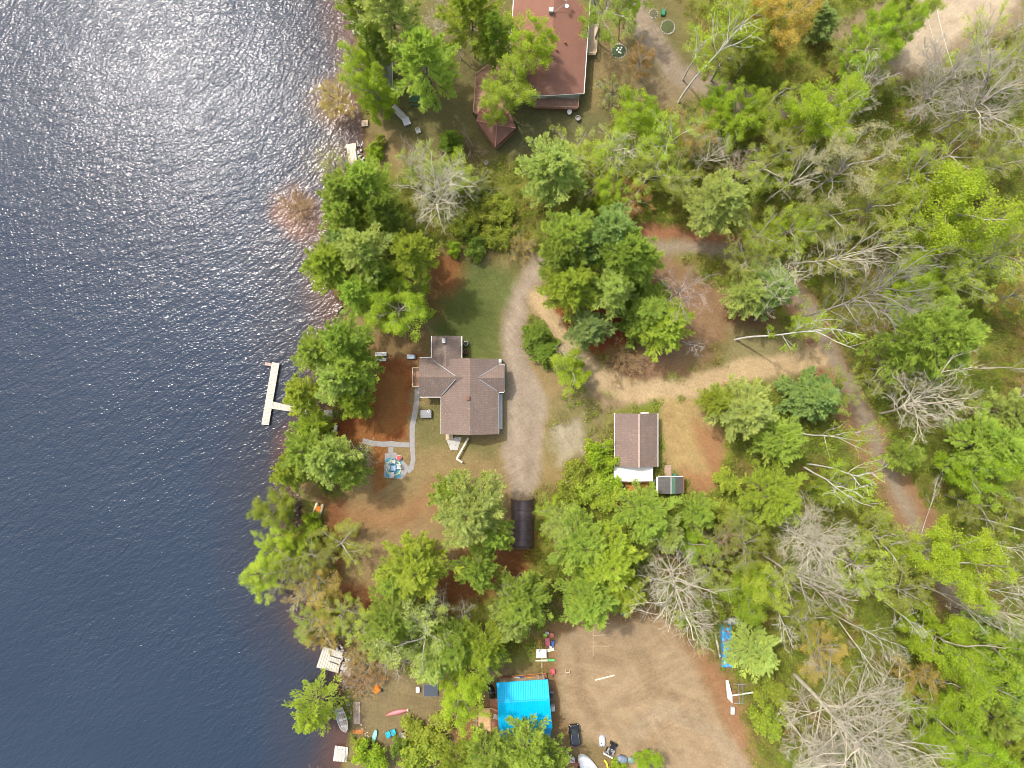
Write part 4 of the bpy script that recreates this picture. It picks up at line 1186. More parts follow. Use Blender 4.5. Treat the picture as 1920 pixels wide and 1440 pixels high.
def tarp_blue():
    m, nt, out = new_mat("torn_blue_tarp"); p = N(nt, "BsdfPrincipled", i={'Roughness': .4})
    n = noise(nt, 1.4, 5, .7); c = mixc(nt, ramp(nt, n, .52, .57), (.02, .30, .62), (.32, .16, .08))
    nt.links.new(mixc(nt, ramp(nt, noise(nt, 5, 3), .35, .7), c, mixc(nt, 1.0, c, (.7, .8, .85), 'MULTIPLY')), p.inputs['Base Color']); nt.links.new(p.outputs[0], out.inputs[0]); return m
def blue_metal():
    m, nt, out = new_mat("blue_metal_roof"); p = N(nt, "BsdfPrincipled", i={'Roughness': .45, 'Metallic': 0.0, 'Specular IOR Level': .15})
    c = mixc(nt, ramp(nt, noise(nt, .5, 4), .35, .7), (.0, .36, .66), (.0, .31, .60))
    nt.links.new(mixc(nt, ramp(nt, noise(nt, 6, 3), .55, .8), c, (.03, .33, .56)), p.inputs['Base Color'])
    tc = N(nt, "TexCoord"); wv = N(nt, "TexWave", wave_type='BANDS', bands_direction='X', i={'Scale': 1.1}); nt.links.new(tc.outputs['Object'], wv.inputs[0])
    b = N(nt, "Bump", i={'Strength': .55, 'Distance': .045}); nt.links.new(wv.outputs['Fac'], b.inputs['Height']); nt.links.new(b.outputs[0], p.inputs['Normal'])
    nt.links.new(p.outputs[0], out.inputs[0]); return m
def rug_mat():
    m, nt, out = new_mat("patterned_rug"); p = N(nt, "BsdfPrincipled", i={'Roughness': .85}); tc = N(nt, "TexCoord"); mp = N(nt, "Mapping"); nt.links.new(tc.outputs['Object'], mp.inputs[0])
    ln = N(nt, "VectorMath", operation='LENGTH'); nt.links.new(mp.outputs[0], ln.inputs[0])
    vo = N(nt, "TexVoronoi", i={'Scale': 2.6}); nt.links.new(tc.outputs['Object'], vo.inputs['Vector'])
    c = mixc(nt, ramp(nt, vo.outputs['Distance'], .28, .24), (.05, .19, .25), (.22, .40, .42))
    c = mixc(nt, ramp(nt, vo.outputs['Distance'], .15, .11), c, (.58, .60, .56))
    a = ramp(nt, ln.outputs['Value'], 1.15, 1.18); b = ramp(nt, ln.outputs['Value'], 1.36, 1.33)
    mu = N(nt, "Math", operation='MULTIPLY'); nt.links.new(a, mu.inputs[0]); nt.links.new(b, mu.inputs[1])
    c = mixc(nt, mu.outputs[0], c, (.46, .40, .14))
    nt.links.new(c, p.inputs['Base Color']); nt.links.new(p.outputs[0], out.inputs[0]); return m
MBLUE = blue_metal(); MTARP = tarp_blue(); MRUG = rug_mat()

def part(name, mat, parent, fn, **kw):
    b = MB(); fn(b); return b.build(name, mat, parent, **kw)

def gable(b, x0, x1, y0, y1, ze, zr, axis, rpos=None, t=.16):
    """roof over a rectangle: two slabs meeting in a ridge along x or y"""
    if axis == 'y':
        r = (x0 + x1) / 2 if rpos is None else rpos
        b.slab([(x0, y0, ze), (r, y0, zr), (r, y1, zr), (x0, y1, ze)], t); b.slab([(r, y0, zr), (x1, y0, ze), (x1, y1, ze), (r, y1, zr)], t)
    else:
        r = (y0 + y1) / 2 if rpos is None else rpos
        b.slab([(x0, y0, ze), (x1, y0, ze), (x1, r, zr), (x0, r, zr)], t); b.slab([(x0, r, zr), (x1, r, zr), (x1, y1, ze), (x0, y1, ze)], t)

def gwall(b, x0, x1, y0, y1, ze, zr, axis, rpos=None):
    """walls with gable ends"""
    if axis == 'y':
        r = (x0 + x1) / 2 if rpos is None else rpos
        ring = lambda y: [(x0, y, 0), (x1, y, 0), (x1, y, ze), (r, y, zr), (x0, y, ze)]
        b.loft([ring(y1), ring(y0)])
    else:
        r = (y0 + y1) / 2 if rpos is None else rpos
        ring = lambda x: [(x, y0, 0), (x, y1, 0), (x, y1, ze), (x, r, zr), (x, y0, ze)]
        b.loft([ring(x0), ring(x1)])

def X(px, z=0.): return W(px, 720, z).x
def Y(py, z=0.): return W(960, py, z).y

def railing(b, pts, z, h=.95, close=False):
    for a, c in zip(pts[:-1], pts[1:]):
        a = Vector((a[0], a[1], z)); c = Vector((c[0], c[1], z)); L = (c - a).length; n = max(1, round(L / 1.4))
        b.beam(a + Vector((0, 0, h)), c + Vector((0, 0, h)), .13, .05); b.beam(a + Vector((0, 0, .15)), c + Vector((0, 0, .15)), .05, .05)
        for i in range(n + 1):
            p = a.lerp(c, i / n); b.obox((p.x, p.y, z + h / 2 - .013), (.09, .09, h - .03))
        m = max(2, int(L / .16))
        for i in range(m): p = a.lerp(c, (i + .5) / m); b.obox((p.x, p.y, z + h / 2), (.03, .03, h - .12))

# ------------------------------------------------------------------ the brown cross-shaped house
def brown_house():
    t = thing('brown_house', 'brown cross-shaped house with shingled gables beside the grey driveway', 'house', (X(880), Y(715), 0))
    E = 3.0
    nx0, nx1, ny0, ny1, nr = X(827, E), X(935, E), Y(814, E), Y(673, E), X(881, 5.2)
    def walls(b):
        gwall(b, nx0 + .4, nx1 - .4, ny0 + .4, ny1 - .3, E - .2, 4.95, 'y', nr)
        gwall(b, X(787, E) + .4, nr + .03, Y(744, E) + .4, Y(671, E) - .4, E - .22, 4.4, 'x')
        gwall(b, nr + .05, X(945, E) - .35, Y(735, E) + .35, Y(683, E) - .35, E - .24, 4.3, 'x')
        gwall(b, X(809, E) + .35, X(866, E) - .35, ny1 - .5, Y(630, E) - .35, E - .45, 3.6, 'y')
    part('wall', SIDING, t, walls)
    part('roof', SHB, t, lambda b: gable(b, nx0, nx1, ny0, ny1, E, 5.2, 'y', nr))
    part('roof', SHB0, t, lambda b: gable(b, X(787, E), nr - .2, Y(744, E), Y(671, E), E - .03, 4.72, 'x'))
    part('roof', SHB0, t, lambda b: gable(b, nr + .2, X(945.5, E), Y(735, E), Y(683, E), E - .05, 4.62, 'x'))
    part('roof', SHB, t, lambda b: gable(b, X(809, E), X(866, E), ny1 - 3.2, Y(630, E), E - .2, 3.9, 'y'))
    for p, q in (((827, 744), (827, 814)), ((935, 735), (935, 814)), ((787, 744.5), (828, 744.5)), ((809, 630), (809, 671)), ((866, 630), (866, 672)), ((932, 683), (945, 683)), ((787, 670.5), (809, 670.5)),
                 ((935, 735.5), (945, 735.5)), ((945.5, 683), (945.5, 735))):
        part('gutter', WHITE, t, lambda b: b.beam(W(*p, E - .1), W(*q, E - .1), .13, .12))
    c = W(877, 746, 5.35); part('roof_vent', SHR, t, lambda b: b.obox((c.x, c.y, 5.15), (.5, .5, .75)).obox((c.x, c.y, 5.55), (.62, .62, .08)))
    c2 = W(832, 639, 4.2); part('chimney', PALEG, t, lambda b: b.obox((c2.x, c2.y, 3.95), (.55, .75, 1.0)).obox((c2.x, c2.y + .1, 4.5), (.3, .3, .25)))
    part('valley_strip', GREYM, t, lambda b: [b.beam(W(*p, zp), W(*q, zq), .16, .06) for p, q, zp, zq in
        (((813, 676), (854, 705), 3.24, 4.72), ((932, 686), (899, 706), 3.2, 4.55), ((828, 741), (854, 711), 3.26, 4.72), ((932, 733), (899, 711), 3.2, 4.55))] and None)
    part('window', GLASS, t, lambda b: [b.obox((nx0 + .4, Y(y, E), 1.6), (.08, 1.3, 1.1)) for y in (765, 790)] + [b.obox((nx1 - .4, Y(y, E), 1.6), (.08, 1.3, 1.1)) for y in (757, 780)] and None)
    part('door', DARK, t, lambda b: b.obox((X(846, 1), ny0 + .4, 1.05), (.95, .1, 2.1)))
    part('doorstep', TANW, t, lambda b: b.box(X(836), X(849), Y(824), ny0 + .38, 0, .35))
    part('deck', DECK, t, lambda b: b.box(X(775), X(787), Y(725), Y(690), .25, .5))
    part('deck_railing', TANW, t, lambda b: railing(b, [(X(788), Y(690)), (X(775.5), Y(690)), (X(775.5), Y(725)), (X(788), Y(725))], .5))
    part('side_box', PALEG, t, lambda b: b.obox((X(935), Y(678), .9), (1.0, .8, 1.8)))
    part('side_porch', PALEG, t, lambda b: b.box(X(936, 1), X(942, 1), Y(804), Y(738), .1, .9))
brown_house()
tag(part('concrete_slab', CONC, None, lambda b: b.prism([W(*p) for p in ((836, 822), (866, 819), (860, 838), (858, 844), (845, 844))], -.02, .10)), 'grey concrete patio slab under the south end of the brown house', 'patio')
t = thing('wooden_ramp', 'pale wooden handrail ramp in an L below the brown house', 'ramp', W(866, 845))
part('rail_plank', GREYW, t, lambda b: b.beam(W(878, 821, .9), W(856, 860, .9), .32, .06)); part('rail_plank', GREYW, t, lambda b: b.beam(W(855.5, 860, .9), W(867, 867, .9), .3, .05))
for p in ((876, 823), (866, 842), (857, 859), (865, 866)): part('post', GREYW, t, lambda b: b.box(W(*p).x - .05, W(*p).x + .05, W(*p).y - .05, W(*p).y + .05, 0, .875))

# hot tub / lidded box, barrels, benches beside the house
t = thing('hot_tub', 'grey lidded hot tub with a white ring on its lid, left of the brown house', 'hot tub', W(799, 775))
c = W(799.5, 775.5); part('cabinet', DARK, t, lambda b: b.loft([rrect(c.x, c.y, 1.9, 1.35, .12, z) for z in (.0, .72)]))
part('lid', GREYM, t, lambda b: b.loft([rrect(c.x, c.y + .14, 1.86, .95, .1, z) for z in (.721, .8)])); part('lid', GREYM, t, lambda b: b.loft([rrect(c.x, c.y - .53, 1.86, .26, .06, z) for z in (.721, .79)]))
def ring(b, c, R, r, z, n=18):
    b.loft([[Vector((c[0] + (R + r * math.cos(a)) * math.cos(k), c[1] + (R + r * math.cos(a)) * math.sin(k), z + r * math.sin(a))) for a in np.linspace(0, 2 * np.pi, 6, endpoint=False)] for k in np.linspace(0, 2 * np.pi, n)], False, False)
part('ring', WHITE, t, lambda b: ring(b, W(804, 771, .9), .2, .07, .87))
for (px, py, m, l) in ((874, 644, PALEG, 'pale round planter barrel against the north-east wall of the brown house'), (873, 660, CLAYR, 'dark round rusty barrel just below the pale planter barrel')):
    c = W(px, py); t = thing('barrel', l, 'barrel', c, 'barrels at the brown house')
    part('tub', m, t, lambda b: b.lathe(c, [(.36, 0), (.44, .3), (.44, .5), (.38, .8), (.33, .8), (.33, .7)])); part('soil', OLIVE_M if False else plain('potting_soil', (.06, .05, .03), .9), t, lambda b: b.lathe(c, [(.32, .6), (.32, .72)]))
def bench(px, py, l, w, deg, mat, label, back=False, cat='bench', group=None, name='bench'):
    c = W(px, py); t = thing(name, label, cat, c, group); R = Matrix.Rotation(math.radians(deg), 3, 'Z')
    P = lambda x, y, z: c + R @ Vector((x, y, z))
    part('seat', mat, t, lambda b: [b.obox(P(0, (k - 1) * w / 3, .44), (l, w / 3 - .03, .05), deg) for k in range(3)] and None)
    if back: part('backrest', mat, t, lambda b: b.obox(P(0, w / 2 + .02, .72), (l, .06, .5), deg))
    for sx in (-1, 1): part('leg', mat, t, lambda b: b.obox(P(sx * l * .4, 0, .207), (.08, w * .8, .414), deg))
    return t
bench(715, 664, 1.9, .7, 0, WHITE, 'upper of two white benches beside the pines left of the brown house', group='white yard benches')
bench(715, 674.5, 1.8, .55, 0, PALEG, 'lower, greyer of two white benches beside the pines', group='white yard benches')
bench(630, 803, .5, 1.3, -12, WHITE, 'narrow white bench on the orange bank below the dock walkway')
t = thing('cooler_box', 'pale grey-blue lidded cooler box on the lawn left of the brown house', 'cooler', W(772, 669)); c = W(772, 669)
part('tub', DARK, t, lambda b: b.loft([rrect(c.x, c.y, 1.5, .7, .08, z) for z in (0, .5)])); part('lid', plain('cooler_lid', (.42, .48, .56), .4), t, lambda b: b.loft([rrect(c.x - .1, c.y, 1.3, .72, .1, .501), rrect(c.x - .1, c.y, 1.3, .72, .1, .56), rrect(c.x - .1, c.y, 1.1, .55, .1, .6)]))

# walkways and patio
def strip(b, pts, w, z0, z1):
    P = [W(*p) for p in pts]; L = []; R_ = []
    for i, p in enumerate(P):
        d = (P[min(i + 1, len(P) - 1)] - P[max(i - 1, 0)]).normalized(); n = Vector((-d.y, d.x, 0)); j = RND.uniform(.9, 1.1)
        L.append(p + n * w / 2 * j); R_.append(p - n * w / 2 * j)
    for i in range(len(P) - 1): b.prism([L[i], L[i + 1], R_[i + 1], R_[i]], z0, z1)
for nm, pts in (('walkway', [(782, 722), (782, 745), (779, 770), (773, 800), (773, 835), (775, 862), (771, 878), (764, 884)]), ('walkway', [(768, 834), (750, 834), (735, 832), (718, 833), (700, 831), (680, 826)]), ('walkway', [(733, 838), (733, 856)])):
    o = part(nm, STONE, None, lambda b: strip(b, pts, .85, -.02, .05)); o['kind'] = 'structure'
o = part('patio', STONE, None, lambda b: b.prism([W(*p) for p in ((722, 850), (742, 848), (752, 860), (768, 876), (760, 892), (754, 898), (720, 895))], -.02, .062)); o['kind'] = 'structure'
c = W(738, 877); rug = part('rug', MRUG, thing('patio_rug', 'teal rug with white flowers and a yellow ring on the grey patio', 'rug', c), lambda b: b.obox((c.x, c.y, .074), (2.6, 3.3, .02), -3))
def chair(c, deg, mat, label, group, z=.0, name='lawn_chair'):
    t = thing(name, label, 'chair', c, group); R = Matrix.Rotation(math.radians(deg), 3, 'Z'); P = lambda x, y, zz: Vector(c) + R @ Vector((x, y, zz + z))
    part('seat', mat, t, lambda b: [b.beam(P(-.25, y, .38 - .05 * (y < 0)), P(.25, y, .38 - .05 * (y < 0)), .1, .03) for y in (.24, .12, 0, -.12, -.24)] and None)
    part('backrest', mat, t, lambda b: [b.beam(P(x, -.28, .33), P(x * 1.15, -.55, .98 - abs(x) * .4), .11, .03, (0, 1, 0)) for x in (-.24, -.12, 0, .12, .24)] and None)
    for s in (-1, 1):
        part('armrest', mat, t, lambda b: b.beam(P(s * .33, .32, .56), P(s * .33, -.42, .56), .13, .03))
        part('leg', mat, t, lambda b: b.beam(P(s * .3, .28, 0), P(s * .3, .28, .545), .06, .09, (0, 1, 0))); part('leg', mat, t, lambda b: b.beam(P(s * .3, -.5, 0), P(s * .3, -.2, .545), .06, .09, (0, 1, 0)))
GR = 'chairs on the patterned rug'
chair(W(738, 865), 180, PALEG, 'pale grey chair at the top edge of the teal rug', GR, .085)
chair(W(729, 875), -90, PALEG, 'pale grey chair at the left side of the teal rug', GR, .085)
chair(W(748, 874), 90, PALEG, 'pale grey chair at the right side of the teal rug', GR, .085)
chair(W(736, 888), 0, PALEG, 'pale grey chair at the bottom edge of the teal rug', GR, .085)
t = thing('fire_table', 'square blue-grey low table in the middle of the teal rug', 'table', W(738, 877)); c = W(738, 877)
part('top', plain('bluegrey', (.26, .38, .50), .4), t, lambda b: b.loft([rrect(c.x, c.y, .85, .85, .1, z) for z in (.45, .52)])); part('base', GREYM, t, lambda b: b.loft([rrect(c.x, c.y, .6, .6, .08, z) for z in (.085, .449)]))
t = thing('round_stool', 'small round red and white stool at the upper right corner of the rug', 'stool', W(749, 858)); c = W(749, 858)
part('cushion', TRED, t, lambda b: b.lathe(c, [(.3, .42), (.42, .46), (.42, .52), (.34, .58), (.1, .6)])); part('frame', WHITE, t, lambda b: b.lathe(c, [(.45, .38), (.47, .42), (.3, .419)])); part('leg', STEEL, t, lambda b: b.lathe(c, [(.2, 0), (.05, .05), (.05, .37)]))

# ------------------------------------------------------------------ docks, boats, shore things
WL = -.5
def platform(name, label, corners, z, mat, cat='dock', t=.14, posts=True, parent=None, brd=None):
    P = [W(*p, z) for p in corners]; c = sum(P, Vector()) / 4; tt = parent or thing(name, label, cat, (c.x, c.y, z))
    a, b_, c_, d = P; L = (b_ - a).length; n = max(3, round(L / (brd or .24)))
    def boards(mb):
        for i in range(n):
            u0 = (i + .05) / n; u1 = (i + .95) / n; j = RND.uniform(-.012, .012)
            mb.slab([a.lerp(b_, u0) + Vector((0, 0, j)), a.lerp(b_, u1) + Vector((0, 0, j)), d.lerp(c_, u1) + Vector((0, 0, j)), d.lerp(c_, u0) + Vector((0, 0, j))], .045)
    part('boards', mat, tt, boards)
    part('joist', DECK, tt, lambda mb: [mb.beam(a.lerp(d, v) - Vector((0, 0, .13)), b_.lerp(c_, v) - Vector((0, 0, .13)), .08, .13) for v in (.08, .5, .92)] and None)
    if posts:
        for p in (a, b_, c_, d):
            q = p.lerp(c, .06); part('post', GREYM, tt, lambda mb: mb.tube([(q.x, q.y, -2.2), (q.x, q.y, z - .05)], .07, 7))
    return tt
DW = plain("bleached_boards", (.46, .43, .375), .75, .3, 1.2); DW2 = plain("grey_bleached_boards", (.50, .46, .42), .8, .35, 1.5); DBR = plain("brown_bleached_boards", (.40, .30, .25), .8, .35, 1.5)
dk = platform('t_shaped_dock', 'white weathered T-shaped dock reaching into the lake', [(504, 797), (524, 681), (510, 679), (490, 796)], .05, DW)
platform('', '', [(508, 752), (580, 769), (580, 777), (507, 766)], .0, DW, parent=dk)
platform('', '', [(497, 679), (509, 681), (509, 687), (496, 684.5)], .04, DBR, parent=dk)
platform('', '', [(607, 769), (623, 768), (624, 782), (608, 783)], .2, DW2, parent=dk, posts=False)
platform('shore_dock', 'small weathered dock at the shore below the boathouse', [(649, 271), (667, 268), (671, 309), (654, 312)], .05, TANW if False else plain("tan_bleached", (.56, .49, .39), .75, .3))
part('bench_plank', DW2, bpy.data.objects['shore_dock'], lambda b: b.beam(W(664, 277, .35), W(668, 302, .35), .3, .05))
platform('shore_platform', 'small square tan boarded platform at the shore above the weathered dock', [(678, 226), (690, 224.5), (690.5, 236), (678, 237)], .1, TANW)
platform('boathouse_dock', 'white boarded dock half hidden under the topmost shore pines', [(655, 30), (678, 33), (680, 64), (662, 64)], .0, DW)
platform('square_raft', 'square weathered white raft with gaps in its boards at the lower left shore', [(593, 1251), (634, 1262), (643, 1223), (606, 1212)], .0, DW, posts=False, brd=.42)
part('cleat_board', DARK, bpy.data.objects['square_raft'], lambda b: [b.beam(W(*p, .05), W(*q, .05), .16, .05) for p, q in (((621, 1230), (640, 1236)), ((618, 1240), (635, 1246)), ((619, 1231), (621, 1226)))] and None)
platform('grey_raft', 'small square grey raft with a framed hatch at the bottom left shore', [(624, 1427), (651, 1429), (653, 1401), (628, 1398)], .02, DW2, posts=False, brd=.5)
part('hatch', plain("hatch_grey", (.38, .37, .34), .8), bpy.data.objects['grey_raft'], lambda b: b.obox(W(639, 1414, .08), (1.5, 1.6, .05), -4))
platform('shore_boardwalk', 'narrow brown weathered boardwalk beside the rowing boat', [(663, 1357), (676, 1358), (675, 1316), (662, 1316)], .12, DBR, posts=False)
platform('orange_step', 'orange stained wooden step platform below the brown boardwalk', [(662, 1376), (681, 1376), (682, 1368), (662, 1368)], .2, ORNGW, posts=False)

def hull(b, c, L, Wd, Hh, deg, transom=.6, inner=True, pitch=0.):
    R = Matrix.Rotation(math.radians(deg), 3, 'Z'); n = 11; P = lambda x, y, z: Vector(c) + R @ Vector((x, y, z))
    def outl(s, z, lift=0):
        top = []; bot = []
        for i in range(n):
            u = i / (n - 1); w = Wd / 2 * s * (transom + (1 - transom) * math.sin(min(1, u / .45) * math.pi / 2)) * math.sqrt(max(0, 1 - max(0, (u - .45) / .55) ** 2.2)); x = (u - .5) * L * (1 - (1 - s) * .25)
            top.append(P(x, w, z + lift * u ** 3)); bot.append(P(x, -w - .002, z + lift * u ** 3))
        return top[::-1] + bot
    rings = [outl(.55, 0), outl(.88, Hh * .5, .08), outl(1, Hh, .14)]
    if inner: rings += [outl(.9, Hh, .14), outl(.8, Hh * .5, .08), outl(.55, .06)]
    b.loft([r[::-1] for r in rings])
WOODB = plain("flaking_white_paint", (.62, .60, .57), .6, .55, 2.5, col2=(.30, .26, .23))
c = W(643, 1347, -.02); t = thing('rowing_boat', 'flaking white rowing boat drawn up beside the boardwalk', 'boat', c)
part('hull', WOODB, t, lambda b: hull(b, c, 4.3, 1.75, .6, -73, .75))
for k in (-1.2, .0, 1.1):
    R = Matrix.Rotation(math.radians(-73), 3, 'Z'); part('thwart', WOODB, t, lambda b: b.obox(c + R @ Vector((k, 0, .42)), (.28, 1.3 if k < 1 else 1.0, .05), -73))
part('floor_boards', DBR, t, lambda b: [b.obox(c + R @ Vector((-.1, y, .1)), (2.9, .2, .04), -73) for y in (-.3, 0, .3)] and None)
c = W(745, 1335); t = thing('canoe', 'pink upturned canoe on the grass left of the lime tree', 'canoe', c)
def canoe(b):
    R = Matrix.Rotation(math.radians(13), 3, 'Z'); rg = []
    for i in range(13):
        u = i / 12; x = (u - .5) * 3.9; w = .42 * max(.03, math.sin(math.pi * u)) ** .75; h = .36 + .1 * abs(2 * u - 1) ** 3
        rg.append([c + R @ Vector((x, w * math.cos(a), .02 + max(0, h * math.sin(a)))) for a in np.linspace(0, math.pi, 9)])
    b.loft(rg, closed=True)
part('hull', TPINK, t, canoe, smooth=True); R = Matrix.Rotation(math.radians(13), 3, 'Z'); part('bow_cap', CREAM, t, lambda b: b.lathe(c + R @ Vector((1.85, 0, 0)), [(.2, .02), (.18, .35), (.08, .49)], 10))
c = W(703, 1378); t = thing('kayak', 'pale teal little kayak half under the bottom left bushes', 'kayak', c)
part('hull', plain("pale_teal", (.25, .55, .55), .4), t, lambda b: hull(b, c, 2.3, .7, .34, 75, .3, False)); part('cockpit', DARK, t, lambda b: b.lathe(c + Vector((0, -.1, 0)), [(.24, .345), (.25, .37), (.2, .36)], 12))
c = W(597, 956); t = thing('pedal_boat', 'orange and white pedal boat pulled up on the bank', 'boat', c)
def pm(x, y, z): return c + Matrix.Rotation(math.radians(72), 3, 'Z') @ Vector((x, y, z))
for s in (-1, 1): part('float', CREAM, t, lambda b: b.loft([[pm(x, s * .48 + .3 * w * math.cos(a), .26 + .25 * w * math.sin(a)) for a in np.linspace(0, 2 * np.pi, 10, endpoint=False)] for x, w in ((-1.2, .5), (-1.05, .95), (0, 1), (.95, .95), (1.25, .45))]), smooth=True)
part('deck', TORG, t, lambda b: b.loft([[pm(x, y, z) for x, y in ((-.9, -.45), (.8, -.45), (.8, .45), (-.9, .45))] for z in (.42, .53)]))
for s in (-1, 1): part('seat', plain("pale_orange", (.75, .48, .22), .5) if s < 0 else DARK, t, lambda b: b.obox(pm(-.35, s * .26, .62), (.5, .42, .18), 72)); part('seat_back', CREAM, t, lambda b: b.obox(pm(-.66, s * .26, .8), (.1, .42, .5), 72))
chair(W(728, 1373), 20, TTEAL, 'left one of two turquoise slatted garden chairs near the shore', 'turquoise garden chairs'); chair(W(738, 1369), 15, TTEAL, 'right one of two turquoise slatted garden chairs near the shore', 'turquoise garden chairs')
c = W(757, 1376); t = thing('garden_cart', 'pale garden cart with a red front end right of the turquoise chairs', 'cart', c)
part('tray', PALEG, t, lambda b: b.loft([rrect(c.x - .1, c.y, 1.0, .7, .08, .3, -10), rrect(c.x - .1, c.y, 1.15, .85, .1, .62, -10), rrect(c.x - .1, c.y, 1.05, .75, .1, .62, -10), rrect(c.x - .1, c.y, .9, .6, .08, .36, -10)]))
part('front_panel', TRED, t, lambda b: b.obox((c.x + .58, c.y - .1, .5), (.22, .85, .45), -10)); part('handle', TRED, t, lambda b: b.tube([(c.x + .3, c.y + .3, .6), (c.x + .55, c.y + .9, .7)], .03))
for s in (-1, 1): part('wheel', RUBBER, t, lambda b: b.tube([(c.x, c.y + s * .42, .2), (c.x, c.y + s * .5, .2)], .2, 14))
c = W(707, 1291); t = thing('orange_tarp_heap', 'bright orange tarp bundled over a heap near the orange shrub', 'tarp', c)
part('tarp', TORG, t, lambda b: b.loft([[c + Vector(((.72 * s + .12 * math.sin(3 * a + s * 3)) * math.cos(a), (.78 * s + .1 * math.cos(4 * a)) * math.sin(a), z)) for a in np.linspace(0, 2 * np.pi, 22, endpoint=False)] for s, z in ((1, .0), (.93, .35), (.7, .6), (.4, .72), (.12, .7))]))
c2 = c + Vector((.75, -.2, 0)); part('bucket', DARK, t, lambda b: b.lathe(c2, [(.22, 0), (.27, .45), (.22, .45), (.2, .1)], 12))
c = W(808, 1292); t = thing('solar_panel', 'dark flat panel on a low frame left of the lime tree', 'panel', c)
part('panel_face', NAVYP, t, lambda b: b.obox((c.x, c.y, .5), (2.3, 2.0, .05))); part('panel_frame', GREYM, t, lambda b: b.obox((c.x, c.y, .455), (2.38, 2.08, .035)))
for sx in (-1, 1): part('leg', GREYM, t, lambda b: b.box(c.x + sx * .9 - .04, c.x + sx * .9 + .04, c.y - .8, c.y + .8, 0, .437))
c = W(784, 1291); t = thing('storage_bin', 'small white lidded bin left of the dark panel', 'bin', c)
part('tub', PALEG, t, lambda b: b.loft([rrect(c.x, c.y, .5, .75, .06, 0), rrect(c.x, c.y, .58, .85, .08, .5)])); part('lid', WHITE, t, lambda b: b.loft([rrect(c.x, c.y, .64, .92, .08, .501), rrect(c.x, c.y, .62, .9, .08, .56)]))
c = W(600, 992); t = thing('upturned_dinghy', 'dark teal upturned dinghy under the shore bush below the pedal boat', 'boat', c)
part('hull', plain("dark_teal", (.01, .10, .11), .4), t, lambda b: hull(b, c, 2.6, 1.1, .4, 80, .6, False)); part('keel', DARK, t, lambda b: b.obox(c + Vector((0, 0, .43)), (2.2, .06, .06), 80))

# ------------------------------------------------------------------ boathouse, upper shore
c = W(718, 140); t = thing('boathouse', 'grey-shingled boathouse in the shade of the upper shore trees', 'shed', c)
part('wall', SIDEG, t, lambda b: gwall(b, X(703, 2.6) + .25, X(735, 2.6) - .25, Y(161, 2.6) + .25, Y(116, 2.6) - .25, 2.4, 3.3, 'y'))
part('roof', SHG, t, lambda b: gable(b, X(703, 2.6), X(735, 2.6), Y(161, 2.6), Y(116, 2.6), 2.6, 3.7, 'y'))
part('fascia', WHITE, t, lambda b: b.beam(W(735.5, 116, 2.5), W(735.5, 161, 2.5), .08, .2)); part('door', WHITE, t, lambda b: b.obox((c.x, Y(161, 2.6) + .24, 1.05), (1.6, .08, 2.1)))
platform('boathouse_deck', 'white boarded landing below the boathouse roof', [(706, 173), (750, 173), (750, 162), (706, 162)], .6, DW)
t = thing('shore_steps', 'pale wooden steps with a handrail down to the grey box', 'steps', W(750, 212))
for i in range(7): part('tread', DW2, t, lambda b: b.obox(W(738 + i * 3.6, 201 + i * 3.6, .65 - i * .08), (.42, 1.1, .05), 135))
part('handrail', WHITE, t, lambda b: b.beam(W(737, 199, 1.4), W(762, 222, 1.0), .08, .08))
c = W(763, 230); t = thing('pump_box', 'grey square box at the foot of the shore steps', 'box', c); part('body', GREYM, t, lambda b: b.loft([rrect(c.x, c.y, 1.1, 1.2, .06, z, 20) for z in (0, .6)])); part('lid', PALEG, t, lambda b: b.loft([rrect(c.x, c.y, 1.2, 1.3, .06, z, 20) for z in (.601, .66)]))
chair(W(785, 248), 200, WHITE, 'single white chair on the lawn right of the grey box', None)
t = thing('picnic_table', 'dark green picnic table under the pine right of the shore steps', 'table', W(778, 190)); c = W(778, 190)
GT = plain("dark_green_paint", (.05, .12, .06), .6); part('table_top', GT, t, lambda b: [b.obox((c.x, c.y + (k - 1.5) * .19, .75), (1.7, .17, .05)) for k in range(4)] and None)
for s in (-1, 1): part('seat', GT, t, lambda b: b.obox((c.x, c.y + s * .7, .45), (1.7, .26, .05))); part('leg', GT, t, lambda b: [b.beam((c.x + s * .6, c.y - .75, .0), (c.x + s * .6, c.y - .25, .724), .06, .09), b.beam((c.x + s * .62, c.y + .75, .0), (c.x + s * .62, c.y + .25, .724), .06, .09), b.beam((c.x + s * .655, c.y - .83, .38), (c.x + s * .655, c.y + .83, .38), .05, .09)] and None)

